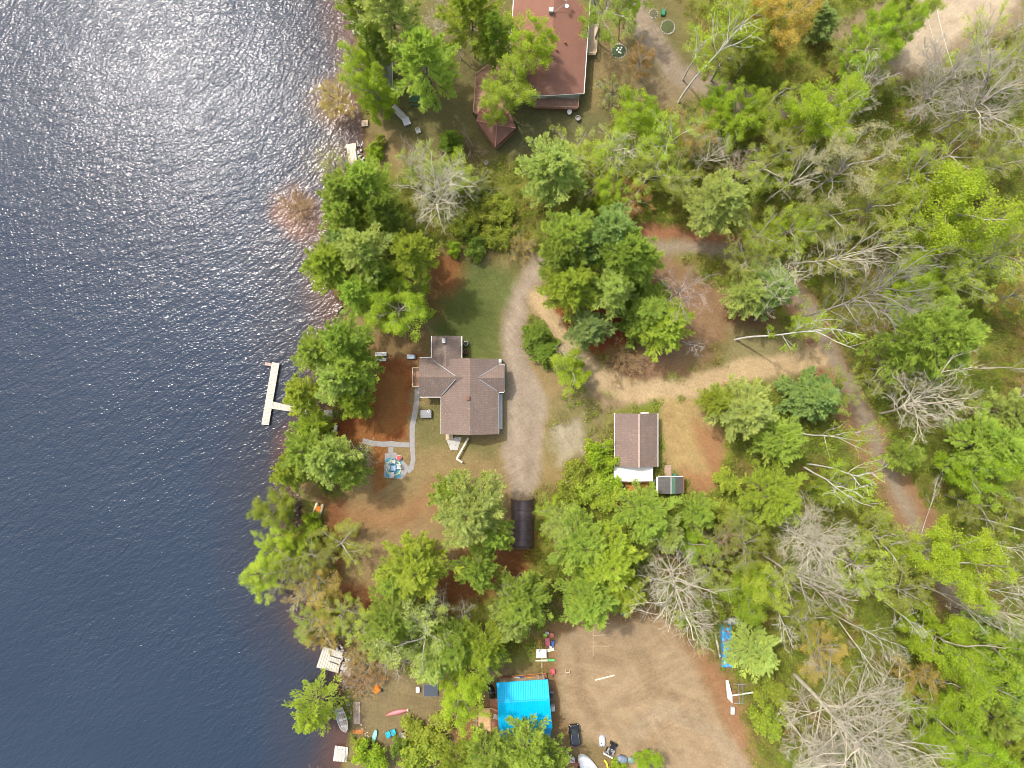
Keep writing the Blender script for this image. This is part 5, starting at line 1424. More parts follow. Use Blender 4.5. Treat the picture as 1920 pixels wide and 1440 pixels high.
# ------------------------------------------------------------------ the red-roofed house
def red_house():
    E = 3.2; Rz = 5.4
    base = W(1030, 70); t = thing('red_roofed_house', 'red-roofed house with wooden decks at the top of the photo', 'house', (base.x, base.y, 0))
    ne, se, nw, sw = W(1107, -20, E), W(1094, 175, E), W(965, -20, E), W(950, 163, E)
    ax = (se - ne).normalized(); se = ne + ax * (se - ne).length; sw = Vector((nw.x, nw.y, E)) + ax * (se - ne).length
    ne = ne - ax * 6; nw = nw - ax * 6
    rn = W(1041, -20, Rz) - ax * 6; rs = rn + ax * ((se - ne).length)
    rn.z = rs.z = Rz
    f = lambda p, u, v, z: Vector((*(p + ax * u + Vector((-ax.y, ax.x, 0)) * v).xy, z))
    part('roof', SHR, t, lambda b: (b.slab([nw, sw, rs, rn], .16), b.slab([rn, rs, se, ne], .16)) and None)
    side = Vector((-ax.y, ax.x, 0))           # points east
    if side.x < 0: side = -side
    A = sw - ax * .15 + side * .5; B = se - ax * .15 - side * .5; C = rs - ax * .15; A2 = nw + ax * .5 + side * .5; B2 = ne + ax * .5 - side * .5; C2 = rn + ax * .5
    ringf = lambda a, b_, c_: [Vector((a.x, a.y, 0)), Vector((b_.x, b_.y, 0)), Vector((b_.x, b_.y, E - .25)), Vector((c_.x, c_.y, Rz - .28)), Vector((a.x, a.y, E - .25))]
    part('wall', SIDEG, t, lambda b: b.loft([ringf(A2, B2, C2), ringf(A, B, C)]))
    part('gutter', WHITE, t, lambda b: b.beam(ne + Vector((.09, 0, -.12)), se + Vector((.09, 0, -.12)), .14, .12)); part('gutter', WHITE, t, lambda b: b.beam(nw + Vector((-.09, 0, -.12)), sw + Vector((-.09, 0, -.12)), .14, .12))
    part('fascia', WHITE, t, lambda b: (b.beam(sw + ax * .04 - Vector((0, 0, .1)), rs + ax * .04 - Vector((0, 0, .1)), .05, .2), b.beam(rs + ax * .04 - Vector((0, 0, .1)), se + ax * .04 - Vector((0, 0, .1)), .05, .2)) and None)
    part('window', GLASS, t, lambda b: [b.beam(A.lerp(B, u) + ax * .02 + Vector((0, 0, -1.4)), A.lerp(B, u + .15) + ax * .02 + Vector((0, 0, -1.4)), .1, 1.2) for u in (.15, .62)] and None)
    part('door', WHITE, t, lambda b: b.beam(Vector((*A.lerp(B, .42).xy, 1.35)) + ax * .02, Vector((*A.lerp(B, .52).xy, 1.35)) + ax * .02, .1, 2.1))
    q = W(1033, 21, 5.7); part('chimney', CONC, t, lambda b: b.obox((q.x, q.y, 5.6), (.6, .6, 1.2), -4).obox((q.x, q.y, 6.25), (.72, .72, .1), -4))
    for px, py, z in ((1018, 80, 5.0), (1044, 93, 5.4), (1060, 79, 4.9), (1027, 122, 5.2)):
        v = W(px, py, z); part('roof_vent', PALEG if px == 1027 else CLAYR, t, lambda b: b.lathe((v.x, v.y, z - .45), [(.12, 0), (.12, .5), (.2, .5), (.2, .6), (.05, .66)], 10))
    q = W(1062, 10, 5.2)
    part('antenna_mast', STEEL, t, lambda b: (b.tube([(q.x, q.y, 4.6), (q.x, q.y, 6.6)], .04), b.tube([(q.x, q.y, 6.2), W(1040, 22, 5.4)], .035, 5), b.tube([(q.x, q.y, 6.5), W(1050, -3, 5.3)], .035, 5)) and None)
    for dx, dy, zz in ((0.05, .5, 6.5), (0, -.55, 6.0)): part('satellite_dish', WHITE, t, lambda b: b.lathe((q.x + dx, q.y + dy, zz), [(.03, -.12), (.22, -.06), (.34, .08), (.32, .1), (.05, -.04)], 14))
    # decks
    D = lambda *p: [W(*x, 1.1) for x in p]
    part('deck', DECKR, t, lambda b: (b.slab(D((1000, 184), (1086, 184), (1083, 205), (1000, 202)), .15), b.slab(D((893, 142), (935, 112), (960, 130), (960, 205), (938, 216), (888, 214)), .15)) and None)
    CR = plain("red_cedar_rail", (.40, .22, .15), .7)
    part('deck_railing', CR, t, lambda b: railing(b, D((1084, 186), (1083, 205), (1000, 202)), 1.1)); part('deck_railing', CR, t, lambda b: railing(b, D((936, 112), (893, 142), (888, 214), (905, 216)), 1.1))
    part('deck_skirt', CLAYR, t, lambda b: (b.beam(W(1083, 206, .5), W(1000, 203, .5), .06, .9), b.beam(W(887, 214, .5), W(892, 143, .5), .06, .9)) and None)
    part('side_deck', TANW, t, lambda b: b.slab([W(*p, .8) for p in ((1104, 45), (1121, 45), (1117, 103), (1101, 103))], .15))
    part('side_deck_rail', TANW, t, lambda b: railing(b, [W(*p, .8) for p in ((1121, 45), (1117, 103), (1101, 103))], .8))
    part('corner_post', GREYW, t, lambda b: (b.tube([W(1084, 178, 0), W(1084, 178, 3.0)], .09), b.tube([W(1040, 178, 0), W(1040, 178, 3.0)], .09)) and None)
red_house()
def gazebo():
    c = W(930, 243); t = thing('gazebo', 'hexagonal gazebo with a red hipped roof on the deck corner', 'gazebo', (c.x, c.y, 0)); z = 2.7
    P = [W(*p, z) for p in ((893, 226), (929, 275), (967, 240), (955, 207), (925, 196), (900, 204))]; top = W(931, 234, 4.4)
    def roof(b):
        n = len(P); b.add([p for p in P] + [p - Vector((0, 0, .15)) for p in P] + [top], [(i, (i + 1) % n, 2 * n) for i in range(n)] + [(n + i, n + (i + 1) % n, (i + 1) % n, i) for i in range(n)] + [tuple(range(2 * n - 1, n - 1, -1))])
    part('roof', SHR, t, roof); part('roof_edge', CLAYR, t, lambda b: [b.beam(P[i] - Vector((0, 0, .22)), P[(i + 1) % 6] - Vector((0, 0, .22)), .1, .16) for i in range(6)] and None)
    part('hip_cap', plain("hip_cap", (.36, .17, .13), .8), t, lambda b: [b.beam(p + Vector((0, 0, .03)), top + Vector((0, 0, .04)), .16, .04) for p in P] and None)
    for p in P:
        q = p.lerp(Vector((c.x, c.y, z)), .1); part('post', CLAYR, t, lambda b: b.obox((q.x, q.y, z / 2 - .15), (.14, .14, z - .3)))
    part('floor', DECKR, t, lambda b: b.slab([Vector((*p.lerp(Vector((c.x, c.y, z)), .05).xy, .6)) for p in P], .2)); part('railing', CLAYR, t, lambda b: railing(b, [p.lerp(Vector((c.x, c.y, z)), .08) for p in P[:4]], .6, .85))
gazebo()
def bed(px, py, rx, ry, label, flowers=(), soil=(.05, .075, .03)):
    c = W(px, py); t = thing('flower_bed', label, 'flower bed', c, 'stone-ringed flower beds'); rg = random.Random(int(px))
    part('soil', plain("bed_soil", soil, .9, .5, 4), t, lambda b: b.loft([[c + Vector((rx * s * math.cos(a), ry * s * math.sin(a), z)) for a in np.linspace(0, 2 * np.pi, 20, endpoint=False)] for s, z in ((.97, -.03), (.9, .1), (.5, .16))]))
    n = int((rx + ry) * 9)
    def stones(b):
        for i in range(n):
            a = 6.283 * i / n; r = rg.uniform(.07, .13); b.lathe(c + Vector((rx * math.cos(a) * rg.uniform(.97, 1.04), ry * math.sin(a) * rg.uniform(.97, 1.04), 0)), [(r, -.03), (r * 1.1, .08), (r * .5, .17)], 6)
    part('stone_ring', plain("pale_stone", (.62, .58, .52), .8, .3), t, stones)
    if flowers: part('blossoms', WHITE, t, lambda b: [b.lathe(c + Vector((x, y, .15)), [(.05, 0), (.17, .08), (.1, .15)], 8) for x, y in flowers] and None)
bed(1160, 96, 1.3, 1.2, 'oval stone-ringed flower bed with white blossoms right of the red-roofed house', ((-.3, .1), (.25, .15), (0, -.25), (.3, -.4), (-.1, .45), (.45, .5)))
bed(1225, 26, .72, .78, 'small round stone-ringed bed at the top, left of the woodland road', (), (.10, .095, .05))
bed(1252, 51, 1.15, 1.2, 'stone-ringed bed with green leaves right of the small round bed', (), (.07, .085, .03))
c = W(1243, 25); t = thing('green_wheelbarrow', 'green upturned wheelbarrow between the two round stone beds', 'wheelbarrow', c)
part('tray', plain("barrow_green", (.02, .16, .08), .4), t, lambda b: b.loft([rrect(c.x, c.y, .75, 1.2, .15, .2, -12), rrect(c.x, c.y, .6, .95, .12, .5, -12)])); part('handle', TANW, t, lambda b: [b.tube([c + Vector((s * .25, -.4, .3)), c + Vector((s * .35 + .15, .95, .35))], .03) for s in (-1, 1)] and None)
c = W(1067, 213); t = thing('bird_bath', 'white bird bath below the lower deck of the red-roofed house', 'bird bath', c); part('bowl', WHITE, t, lambda b: b.lathe(c, [(.1, .7), (.35, .8), (.42, .9), (.36, .9), (.1, .8)])); part('pedestal', WHITE, t, lambda b: b.lathe(c, [(.25, 0), (.1, .1), (.09, .69)], 10))
c = W(1083, 224); t = thing('garden_statue', 'grey stone urn on the lawn right of the bird bath', 'urn', c); part('bowl', STONE, t, lambda b: b.lathe(c, [(.2, .3), (.42, .55), (.45, .75), (.36, .75), (.3, .5)])); part('foot', STONE, t, lambda b: b.lathe(c, [(.3, 0), (.3, .12), (.14, .18), (.16, .299)]))
t.name = 'stone_urn'
c = W(912, 307); t = thing('stone_urn', 'small mottled stone urn on the lawn below the gazebo', 'urn', c); part('bowl', STONE, t, lambda b: b.lathe(c, [(.18, .3), (.36, .5), (.38, .65), (.3, .65), (.25, .45)])); part('foot', STONE, t, lambda b: b.lathe(c, [(.26, 0), (.26, .1), (.13, .16), (.15, .299)]))
# ------------------------------------------------------------------ garage, lean-to, small shed, arched shelter
def garage():
    E = 2.7; x0, x1, y0, y1, r = X(1153, E), X(1233, E), Y(875, E), Y(775, E), X(1198, 4.2)
    t = thing('garage', 'brown-roofed garage with worn shingles standing by the yellow dirt yard', 'garage', (X(1193), Y(825), 0))
    part('wall', SIDING, t, lambda b: gwall(b, x0 + .3, x1 - .3, y0 + .3, y1 - .3, E - .2, 3.95, 'y', r))
    part('roof', shingle("worn_shingles", (.195, .142, .12), (.155, .115, .10), (.42, .31, .25), 1), t, lambda b: gable(b, x0, x1, y0, y1, E, 4.2, 'y', r))
    part('trim', WHITE, t, lambda b: b.beam((x0 - .06, y0, E - .08), (x0 - .06, y1, E - .08), .12, .14)); part('trim', WHITE, t, lambda b: b.beam((x1 + .06, y0, E - .08), (x1 + .06, y1, E - .08), .12, .14))
    part('ridge_cap', DBR, t, lambda b: b.beam((r, y0 + .02, 4.22), (r, y1 - .02, 4.22), .25, .05)); part('garage_door', WHITE, t, lambda b: b.obox((x1 - .3, (y0 + y1) / 2, 1.15), (.1, 3.0, 2.2)))
    part('lamp_hood', WHITE, t, lambda b: b.box(X(1201, 2.5), X(1216, 2.5), Y(777, 2.5), Y(773, 2.5), 2.4, 2.6)); part('window', GLASS, t, lambda b: b.obox((x0 + .3, (y0 + y1) / 2, 1.5), (.08, 1.2, 1.0)))
garage()
def lean_to():
    t = thing('tarp_lean_to', 'white tarp lean-to over an orange plank floor below the garage', 'lean-to', (X(1188), Y(892), 0))
    x0, x1, y0, y1 = X(1151, 2.3), X(1224.5, 2.3), Y(903, 2.2), Y(875.5, 2.5)
    def cloth(b):
        n = 14; m = 6
        for top in (1, 0):
            vs = []
            for j in range(m + 1):
                for i in range(n + 1):
                    u = i / n; v = j / m; sag = -.22 * math.exp(-((u - .66) / .3) ** 2) * max(0, (v - .45) / .55) - .04 * math.sin(math.pi * u) * math.sin(math.pi * v)
                    vs.append((x0 + (x1 - x0) * u, y0 + (y1 - y0) * v + .03 * math.sin(u * 9) * (j == 0), 1.95 + .4 * v + sag + (.0 if top else -.03)))
            fs = [(j * (n + 1) + i, j * (n + 1) + i + 1, (j + 1) * (n + 1) + i + 1, (j + 1) * (n + 1) + i) for j in range(m) for i in range(n)]
            b.add(vs, fs if top else [f[::-1] for f in fs])
    part('tarp', TARPW, t, cloth, smooth=True)
    for px in (1153, 1176, 1200, 1223):
        q = W(px, 903, 1.0); part('post', TANW, t, lambda b: b.box(q.x - .05, q.x + .05, q.y - .05, q.y + .05, 0, 1.88))
    part('eave_pole', DECK, t, lambda b: b.beam((x0, y0 - .1, 1.85), (x1, y0 - .1, 1.9), .08, .08))
    part('plank_floor', ORNGW, t, lambda b: b.box(X(1150), X(1226), Y(927), Y(878), .02, .2))
lean_to()
for k, (py, l) in enumerate(((908.5, 'upper'), (915.5, 'lower'))):
    c = W(1161.5, py, .5); t = thing('solar_panel', f'{l} one of two dark blue panels lying on the orange plank floor', 'panel', (c.x, c.y, .2), 'panels on the plank floor')
    part('panel_face', NAVYP, t, lambda b: b.obox((c.x, c.y, .42), (1.85, .55, .03))); part('panel_frame', GREYM, t, lambda b: b.obox((c.x, c.y, .30), (1.93, .61, .2)))
c = W(1228, 901); t = thing('water_drum', 'pale blue plastic drum squeezed between the lean-to and the small shed', 'drum', c); part('body', plain("pale_blue", (.22, .38, .62), .4), t, lambda b: b.lathe(c, [(.24, 0), (.29, .1), (.29, .8), (.22, .92)])); part('lid', DARK, t, lambda b: b.lathe(c, [(.2, .921), (.2, .97)]))
c = W(1225, 913); t = thing('storage_drum', 'dark grey drum below the pale blue drum beside the small shed', 'drum', c); part('body', GREYM, t, lambda b: b.lathe(c, [(.26, 0), (.31, .1), (.31, .7), (.24, .85)])); part('lid', DARK, t, lambda b: b.lathe(c, [(.22, .851), (.22, .9)]))
def shed():
    E = 2.1; x0, x1, y0, y1, r = X(1234, E), X(1281, E), Y(925, E), Y(894, E), X(1258, 2.9)
    t = thing('small_shed', 'small shed with a dark roof and a green strip, right of the white lean-to', 'shed', (X(1257), Y(910), 0))
    part('wall', CLAYR, t, lambda b: gwall(b, x0 + .2, x1 - .15, y0 + .15, y1 - .2, E - .15, 2.7, 'y', r)); part('roof', SHD, t, lambda b: gable(b, x0, x1, y0, y1, E, 2.9, 'y', r, .1))
    GS = plain("green_roof_sheet", (.10, .20, .14), .5, .35, 1.2); part('roof_sheet', GS, t, lambda b: b.slab([(r + .02, y0, 2.93), (r + .8, y0, 2.62), (r + .8, y1, 2.62), (r + .02, y1, 2.93)], .03))
    part('ridge_cap', PALEG, t, lambda b: b.beam((r, y0 + .02, 2.95), (r, y1 - .02, 2.95), .12, .04)); part('trim', WHITE, t, lambda b: b.beam((x0 - .15, y0, E - .05), (x0 - .15, y1, E - .05), .3, .08)); part('trim', WHITE, t, lambda b: b.beam((x0, y1 + .07, E - .02), (x1, y1 + .07, E - .02), .14, .1))
    part('gutter', CLAYR, t, lambda b: b.beam((x1 + .1, y0, E - .1), (x1 + .1, y1, E - .1), .18, .1))
    part('door', PALEG, t, lambda b: b.obox((r, y1 - .2, .95), (.9, .08, 1.9)))
shed()
platform('shed_ramp', 'brown boarded ramp leading up to the small shed', [(1246, 893), (1246, 872), (1259, 872), (1259, 893)], .3, plain("ramp_boards", (.36, .26, .19), .8, .3), 'ramp', posts=False)
c = W(1263, 890); t = thing('green_bin', 'small dark green bin beside the boarded ramp', 'bin', c); part('tub', plain("bin_green", (.03, .14, .10), .5), t, lambda b: b.loft([rrect(c.x, c.y, .45, .45, .06, 0), rrect(c.x, c.y, .52, .55, .06, .9)])); part('lid', plain("bin_green_lid", (.04, .18, .12), .5), t, lambda b: b.loft([rrect(c.x, c.y, .56, .6, .06, .901), rrect(c.x, c.y, .5, .5, .06, .97)]))
def shelter():
    x0, x1, ya, yb = X(958), X(1001), Y(936, 1), Y(1024, 1); xc = (x0 + x1) / 2; r = (x1 - x0) / 2
    t = thing('arched_shelter', 'dark brown arched fabric shelter at the end of the driveway', 'shelter', (xc, (ya + yb) / 2, 0))
    SH = plain("brown_fabric", (.075, .052, .055), .38, .25, .8, spec=.5)
    arc = lambda y, s=1., dz=0: [(xc + r * s * math.cos(a) , y, .02 + (2.7 + dz) * max(0, math.sin(a)) ** .8) for a in np.linspace(0, math.pi, 17)]
    def cover(b):
        ys = np.linspace(ya, yb, 15); outer = []; inner = []
        for i, y in enumerate(ys): k = -.09 * (math.sin(math.pi * ((i % 2.8) / 2.8))); outer.append(arc(y, 1 + k * .3, k))
        for y in ys[::-1]: inner.append(arc(y, .97, -.12))
        rg = [o for o in outer] + inner
        b.loft([r_[::-1] for r_ in rg] + [outer[0][::-1]], False, False, closed=False)
    part('cover', SH, t, cover, smooth=True)
    for i, y in enumerate(np.linspace(ya + .05, yb - .05, 6)): part('rib', GREYM if 0 else plain("rib_brown", (.12, .09, .09), .4), t, lambda b: b.tube(arc(y, 1.0, .01), .05, 6), smooth=True)
    for x in (x0 + .02, x1 - .02): part('base_rail', CLAYR, t, lambda b: b.beam((x, ya, .1), (x, yb, .1), .12, .16))
    part('end_wall', SH, t, lambda b: b.loft([arc(yb + .05, .96, -.14), arc(yb + .02, .96, -.14)]))
shelter()

# ------------------------------------------------------------------ the blue-roofed house
def blue_house():
    E = 3.0; Rz = 4.3; t = thing('blue_roofed_house', 'cabin with a bright blue metal roof beside the sandy lot', 'house', (X(982), Y(1325), 0))
    nw, ne, sw, se = W(931, 1280, E), W(1026.5, 1274, E), W(935.5, 1371, E), W(1035, 1365, E); rl, rr = W(933, 1317, Rz), W(1029.5, 1311, Rz)
    part('roof', MBLUE, t, lambda b: (b.slab([nw, rl, rr, ne], .12), b.slab([rl, sw, se, rr], .12)) and None)
    part('ridge_cap', plain("blue_ridge", (.02, .38, .68), .4), t, lambda b: b.beam(rl + Vector((0, 0, .03)), rr + Vector((0, 0, .03)), .3, .05))
    part('lower_roof', plain("shaded_blue_roof", (.01, .24, .52), .45, .1), t, lambda b: b.slab([sw + Vector((.1, -.03, -.14)), W(936, 1390, 1.9), W(1031, 1392, 1.9), se + Vector((-.03, -.03, -.14))], .1))  # blue darkened: shade of a slope facing away from the sun, put into the colour
    f = lambda p, dx, dy: (p.x + dx, p.y + dy, 0)
    def wall(b):
        P = [f(nw, .4, -.4), f(sw, .4, .5), f(se, -.4, .5), f(ne, -.4, -.4)]; m0 = ((rl.x + .4), rl.y); m1 = ((rr.x - .4), rr.y)
        ring = lambda a, m, c: [(a[0], a[1], 0), (a[0], a[1], E - .18), (m[0], m[1], Rz - .2), (c[0], c[1], E - .18), (c[0], c[1], 0)]
        b.loft([ring(P[0], m0, P[1]), ring(P[3], m1, P[2])])
    part('wall', TANW, t, wall)
    part('window', GLASS, t, lambda b: b.obox((nw.x + .4, (nw.y + sw.y) / 2 + 1, 1.6), (.08, 1.2, 1.0))); part('door', WHITE, t, lambda b: b.obox((nw.x + .4, (nw.y + sw.y) / 2 - 2, 1.3), (.08, .9, 2.0)))
    part('fascia', plain("blue_trim", (.04, .42, .70), .4), t, lambda b: (b.beam(ne + Vector((.05, 0, -.06)), rr + Vector((.05, 0, -.06)), .06, .14), b.beam(rr + Vector((.05, 0, -.06)), se + Vector((.05, 0, -.06)), .06, .14)) and None)
    part('porch_deck', CLAYR, t, lambda b: b.slab([W(*p, .5) for p in ((938, 1270), (1025, 1264), (1026, 1278), (938, 1284))], .2)); part('porch_rail', ORNGW, t, lambda b: b.beam(W(960, 1268, 1.2), W(1024, 1262, 1.2), .12, .06))
    part('porch_post', ORNGW, t, lambda b: [b.beam(W(960 + k * 16, 1268 - k * 1.5, .52), W(960 + k * 16, 1268 - k * 1.5, 1.17), .09, .09) for k in range(5)] and None)
    part('deck', PINEW, t, lambda b: b.slab([W(*p, .6) for p in ((897, 1328), (918, 1328), (919, 1372), (897, 1372))], .18)); part('deck_floor', plain("red_brown_deck", (.30, .14, .08), .8, .25), t, lambda b: b.slab([W(*p, .55) for p in ((919, 1310), (936, 1310), (938, 1374), (919, 1374))], .15))
    part('deck_beam', PINEW, t, lambda b: (b.beam(W(918.5, 1327, .75), W(935, 1333, .75), .2, .16), b.beam(W(918.7, 1328, .72), W(919.5, 1374, .72), .12, .12)) and None)
blue_house()
c = W(929, 1341, .55); chair(c, 80, WHITE, 'white chair on the brown deck left of the blue roof', None, 0, 'deck_chair')
c = W(893.5, 1351); t = thing('bicycle', 'dark bicycle leaning at the left end of the new plank deck', 'bicycle', c)
for s in (-.5, .5): part('wheel', RUBBER, t, lambda b: ring(b, (0, 0), .31, .035, 0, 16)).matrix_local = Matrix.Translation((.05 * s, s, .34)) @ Matrix.Rotation(math.radians(82), 4, 'Y')
part('frame', plain("teal_frame", (.15, .42, .50), .3), t, lambda b: (b.tube([c + Vector((0, -.5, .34)), c + Vector((-.05, -.1, .75)), c + Vector((-.05, .35, .8)), c + Vector((0, .5, .34))], .03), b.tube([c + Vector((-.05, -.1, .75)), c + Vector((0, .05, .3)), c + Vector((-.05, .35, .8))], .03)) and None)
part('saddle', DARK, t, lambda b: b.lathe(c + Vector((-.06, -.14, .85)), [(.05, 0), (.12, .05), (.08, .09)], 8)); part('handlebar', PALEG, t, lambda b: b.tube([c + Vector((-.35, .36, .98)), c + Vector((-.06, .4, .95)), c + Vector((.25, .36, .98))], .025))
def bag(b, c, L, w, h, deg, bend=0., sq=.5):
    R = Matrix.Rotation(math.radians(deg), 3, 'Z'); rg = []
    for i in range(13):
        u = i / 12; s = max(.05, 1 - abs(2 * u - 1) ** 3) ** sq; x = (u - .5) * L; y = bend * (2 * u - 1) ** 2
        rg.append([c + R @ Vector((x, y + w / 2 * s * math.cos(a), max(0.02, h * s * math.sin(a) ** .8 * (1 + .06 * math.sin(i * 2.1))))) for a in np.linspace(0, math.pi, 9)])
    b.loft(rg)
c = W(922, 1296); t = thing('covered_bundle', 'long black covered bundle beside the upper left corner of the blue roof', 'bundle', c); part('cover', BLACK, t, lambda b: bag(b, c, 2.8, 1.1, .8, -78, -.25), smooth=True); part('strap', GREYM, t, lambda b: b.beam(c + Vector((-.6, .1, .88)), c + Vector((.6, .1, .88)), .06, .03))
for px, py, l, m in ((1034, 1301, 'black gas grill against the right wall of the blue-roofed house', DARK), (1036, 1324, 'grey lidded grill below the black one at the right wall of the blue house', PALEG)):
    c = W(px, py); t = thing('grill', l, 'grill', c, 'grills at the blue-roofed house'); part('cart', GREYM, t, lambda b: b.loft([rrect(c.x, c.y, .7, 1.25, .05, z) for z in (0, .75)])); part('lid', m, t, lambda b: b.loft([rrect(c.x, c.y, .66, .8, .1, .751), rrect(c.x, c.y, .66, .8, .1, 1.0), rrect(c.x, c.y, .4, .7, .1, 1.15)])); part('handle', STEEL, t, lambda b: b.beam((c.x + .36, c.y - .3, .9), (c.x + .36, c.y + .3, .9), .04, .04))
# toys and gear along the porch and the lot edge
def crate(px, py, l, w, h, deg, m, label, cat, name, z=0., group=None, lidm=None):
    c = W(px, py, z); t = thing(name, label, cat, c, group)
    part('tub', m, t, lambda b: b.loft([rrect(c.x, c.y, l * .9, w * .9, .06, z, deg), rrect(c.x, c.y, l, w, .07, z + h, deg), rrect(c.x, c.y, l * .86, w * .86, .05, z + h, deg), rrect(c.x, c.y, l * .8, w * .8, .05, z + h * .4, deg)]))
    if lidm: part('lid', lidm, t, lambda b: b.loft([rrect(c.x, c.y, l * 1.04, w * 1.04, .08, z + h + .001, deg), rrect(c.x, c.y, l, w, .08, z + h + .06, deg)]))
    return t
crate(969, 1271, 1.0, .6, .4, 3, PALEG, 'pale grey double tub on the porch at the upper edge of the blue roof', 'tub', 'storage_tub', .5)
crate(978, 1270, .6, .6, .5, 20, TBLUE, 'blue bin on the porch right of the pale grey tub', 'bin', 'storage_bin', .5)
crate(992.5, 1272, .9, .65, .4, 3, TYEL, 'yellow bin on the porch above the blue roof', 'bin', 'storage_bin', .5)
c = W(1012, 1263); t = thing('wheelbarrow', 'grey wheelbarrow lying at the upper right corner of the porch', 'wheelbarrow', c); part('tray', STEEL, t, lambda b: b.loft([rrect(c.x, c.y, .7, .5, .12, .3, 12), rrect(c.x, c.y, 1.15, .8, .18, .62, 12), rrect(c.x, c.y, 1.05, .7, .16, .62, 12), rrect(c.x, c.y, .6, .4, .1, .36, 12)])); part('handle', TRED, t, lambda b: [b.tube([c + Vector((-.3, s * .2, .35)), c + Vector((-1.3, s * .3 - .3, .55))], .035) for s in (-1, 1)] and None); part('wheel', RUBBER, t, lambda b: b.tube([c + Vector((.6, .05, .18)), c + Vector((.6, .2, .18))], .18, 12))
crate(1026.5, 1202, .75, 1.45, .45, 2, TPINK, 'dark pink long tub in the row of toys beside the white sheet table', 'tub', 'toy_tub')
crate(1036, 1205, .5, 1.0, .5, -8, TBLUE, 'blue bin right of the dark pink tub', 'bin', 'toy_bin')
crate(1022, 1190, .55, .6, .4, 10, LIMEP, 'lime green pail above the dark pink tub', 'pail', 'toy_pail')
crate(1034.5, 1190, .7, .75, .45, -15, plain("salmon", (.62, .22, .15), .5), 'salmon red bin at the top of the row of toys', 'bin', 'toy_bin')
crate(1026, 1186, .6, .5, .5, 5, PALEG, 'grey-white box at the top of the row of toys', 'box', 'toy_box')
crate(1032, 1212, .5, .35, .3, 15, WHITE, 'small white basket below the blue toy bin', 'basket', 'toy_basket')
c = W(1014.5, 1222); t = thing('white_sheet_table', 'table draped with a curling white sheet at the left edge of the sandy lot', 'table', c)
def sheet(b):
    n = 8; o = []
    for k in (0, -.03): o.append([(c.x + (i / n - .5) * 1.75, c.y + (j / n - .5) * 1.45, .72 + k + .10 * ((2 * i / n - 1) ** 4 + (2 * j / n - 1) ** 4) - .06 * math.sin(i * 1.3) * math.sin(j)) for j in range(n + 1) for i in range(n + 1)])
    fs = [(j * (n + 1) + i, j * (n + 1) + i + 1, (j + 1) * (n + 1) + i + 1, (j + 1) * (n + 1) + i) for j in range(n) for i in range(n)]
    b.add(o[0], fs); b.add(o[1], [f[::-1] for f in fs])
part('sheet', WHITE, t, sheet, smooth=True)
for sx in (-.7, .7): part('leg', DECK, t, lambda b: b.box(c.x + sx - .05, c.x + sx + .05, c.y - .5, c.y + .5, 0, .62))
def plank(a, b_, w, m, label, name='plank', cat='plank', z=.03, h=.05, group=None):
    p = W(*a, z); q = W(*b_, z); o = part(name, m, None, lambda b: b.beam(p, q, w, h)); return tag(o, label, cat, group)
plank((1025, 1220), (1039, 1217), .5, CREAM, 'short cream board right of the white sheet table', 'cream_board', 'board', .2, .06)
plank((1016, 1230), (1016, 1253), .16, TANW, 'upright tan plank running down from the white sheet table')
plank((1024, 1226), (1023, 1252), .1, CLAYR, 'thin dark red plank beside the tan plank')
c = W(1013.5, 1193); t = thing('sled', 'orange wooden sled above the white sheet table', 'sled', W(1013, 1206)); c = W(1013, 1206)
for s in (-.22, .22): part('runner', ORNGW, t, lambda b: b.tube([c + Vector((s, -.7, .12)), c + Vector((s, .5, .12)), c + Vector((s * .8, .95, .25)), c + Vector((s * .2, 1.1, .4))], .045))
part('slat', ORNGW, t, lambda b: [b.obox(c + Vector((0, y, .19)), (.56, .1, .04)) for y in (-.55, -.2, .15, .45)] and None)
c = W(1022, 1238); t = thing('toy_boat', 'slim green and cream kayak-shaped board below the white sheet table', 'kayak', c)
def slim(b, u0, u1):
    R = Matrix.Rotation(math.radians(2), 3, 'Z'); rg = []
    for i in range(9):
        u = u0 + (u1 - u0) * i / 8; w = .10 + .17 * u; x = (u - .5) * 3.3; rg.append([c + R @ Vector((x, w * math.cos(a), .02 + .2 * max(0, math.sin(a)))) for a in np.linspace(0, math.pi, 7)])
    b.loft(rg)
part('hull', CREAM, t, lambda b: slim(b, 0, .62), smooth=True); part('stern', TGREEN, t, lambda b: slim(b, .622, 1), smooth=True)
c = W(1036, 1257); t = thing('red_cart', 'small red cart with a dark handle at the left edge of the sandy lot', 'cart', c)
part('tray', plain("cart_red", (.55, .10, .12), .45), t, lambda b: b.loft([rrect(c.x, c.y, .55, .8, .1, .2, 8), rrect(c.x, c.y, .7, .95, .12, .5, 8), rrect(c.x, c.y, .6, .85, .1, .5, 8), rrect(c.x, c.y, .5, .7, .1, .26, 8)])); part('handle', DARK, t, lambda b: b.tube([c + Vector((.05, -.45, .3)), c + Vector((.12, -1.15, .1))], .035))
for s in (-.3, .3): part('wheel', RUBBER, t, lambda b: b.tube([c + Vector((s, .1, .15)), c + Vector((s * 1.25, .1, .15))], .15, 12))
c = W(1064, 1258.5); t = thing('sawhorse', 'small tan sawhorse near the left rim of the sandy lot', 'sawhorse', c); part('top_rail', TANW, t, lambda b: b.beam(c + Vector((-.4, -.05, .6)), c + Vector((.4, .1, .6)), .14, .1))
for sx in (-.3, .3): part('leg', TANW, t, lambda b: [b.beam(c + Vector((sx, s * .32, 0)), c + Vector((sx, s * .04 + .02, .54)), .07, .05) for s in (-1, 1)] and None)
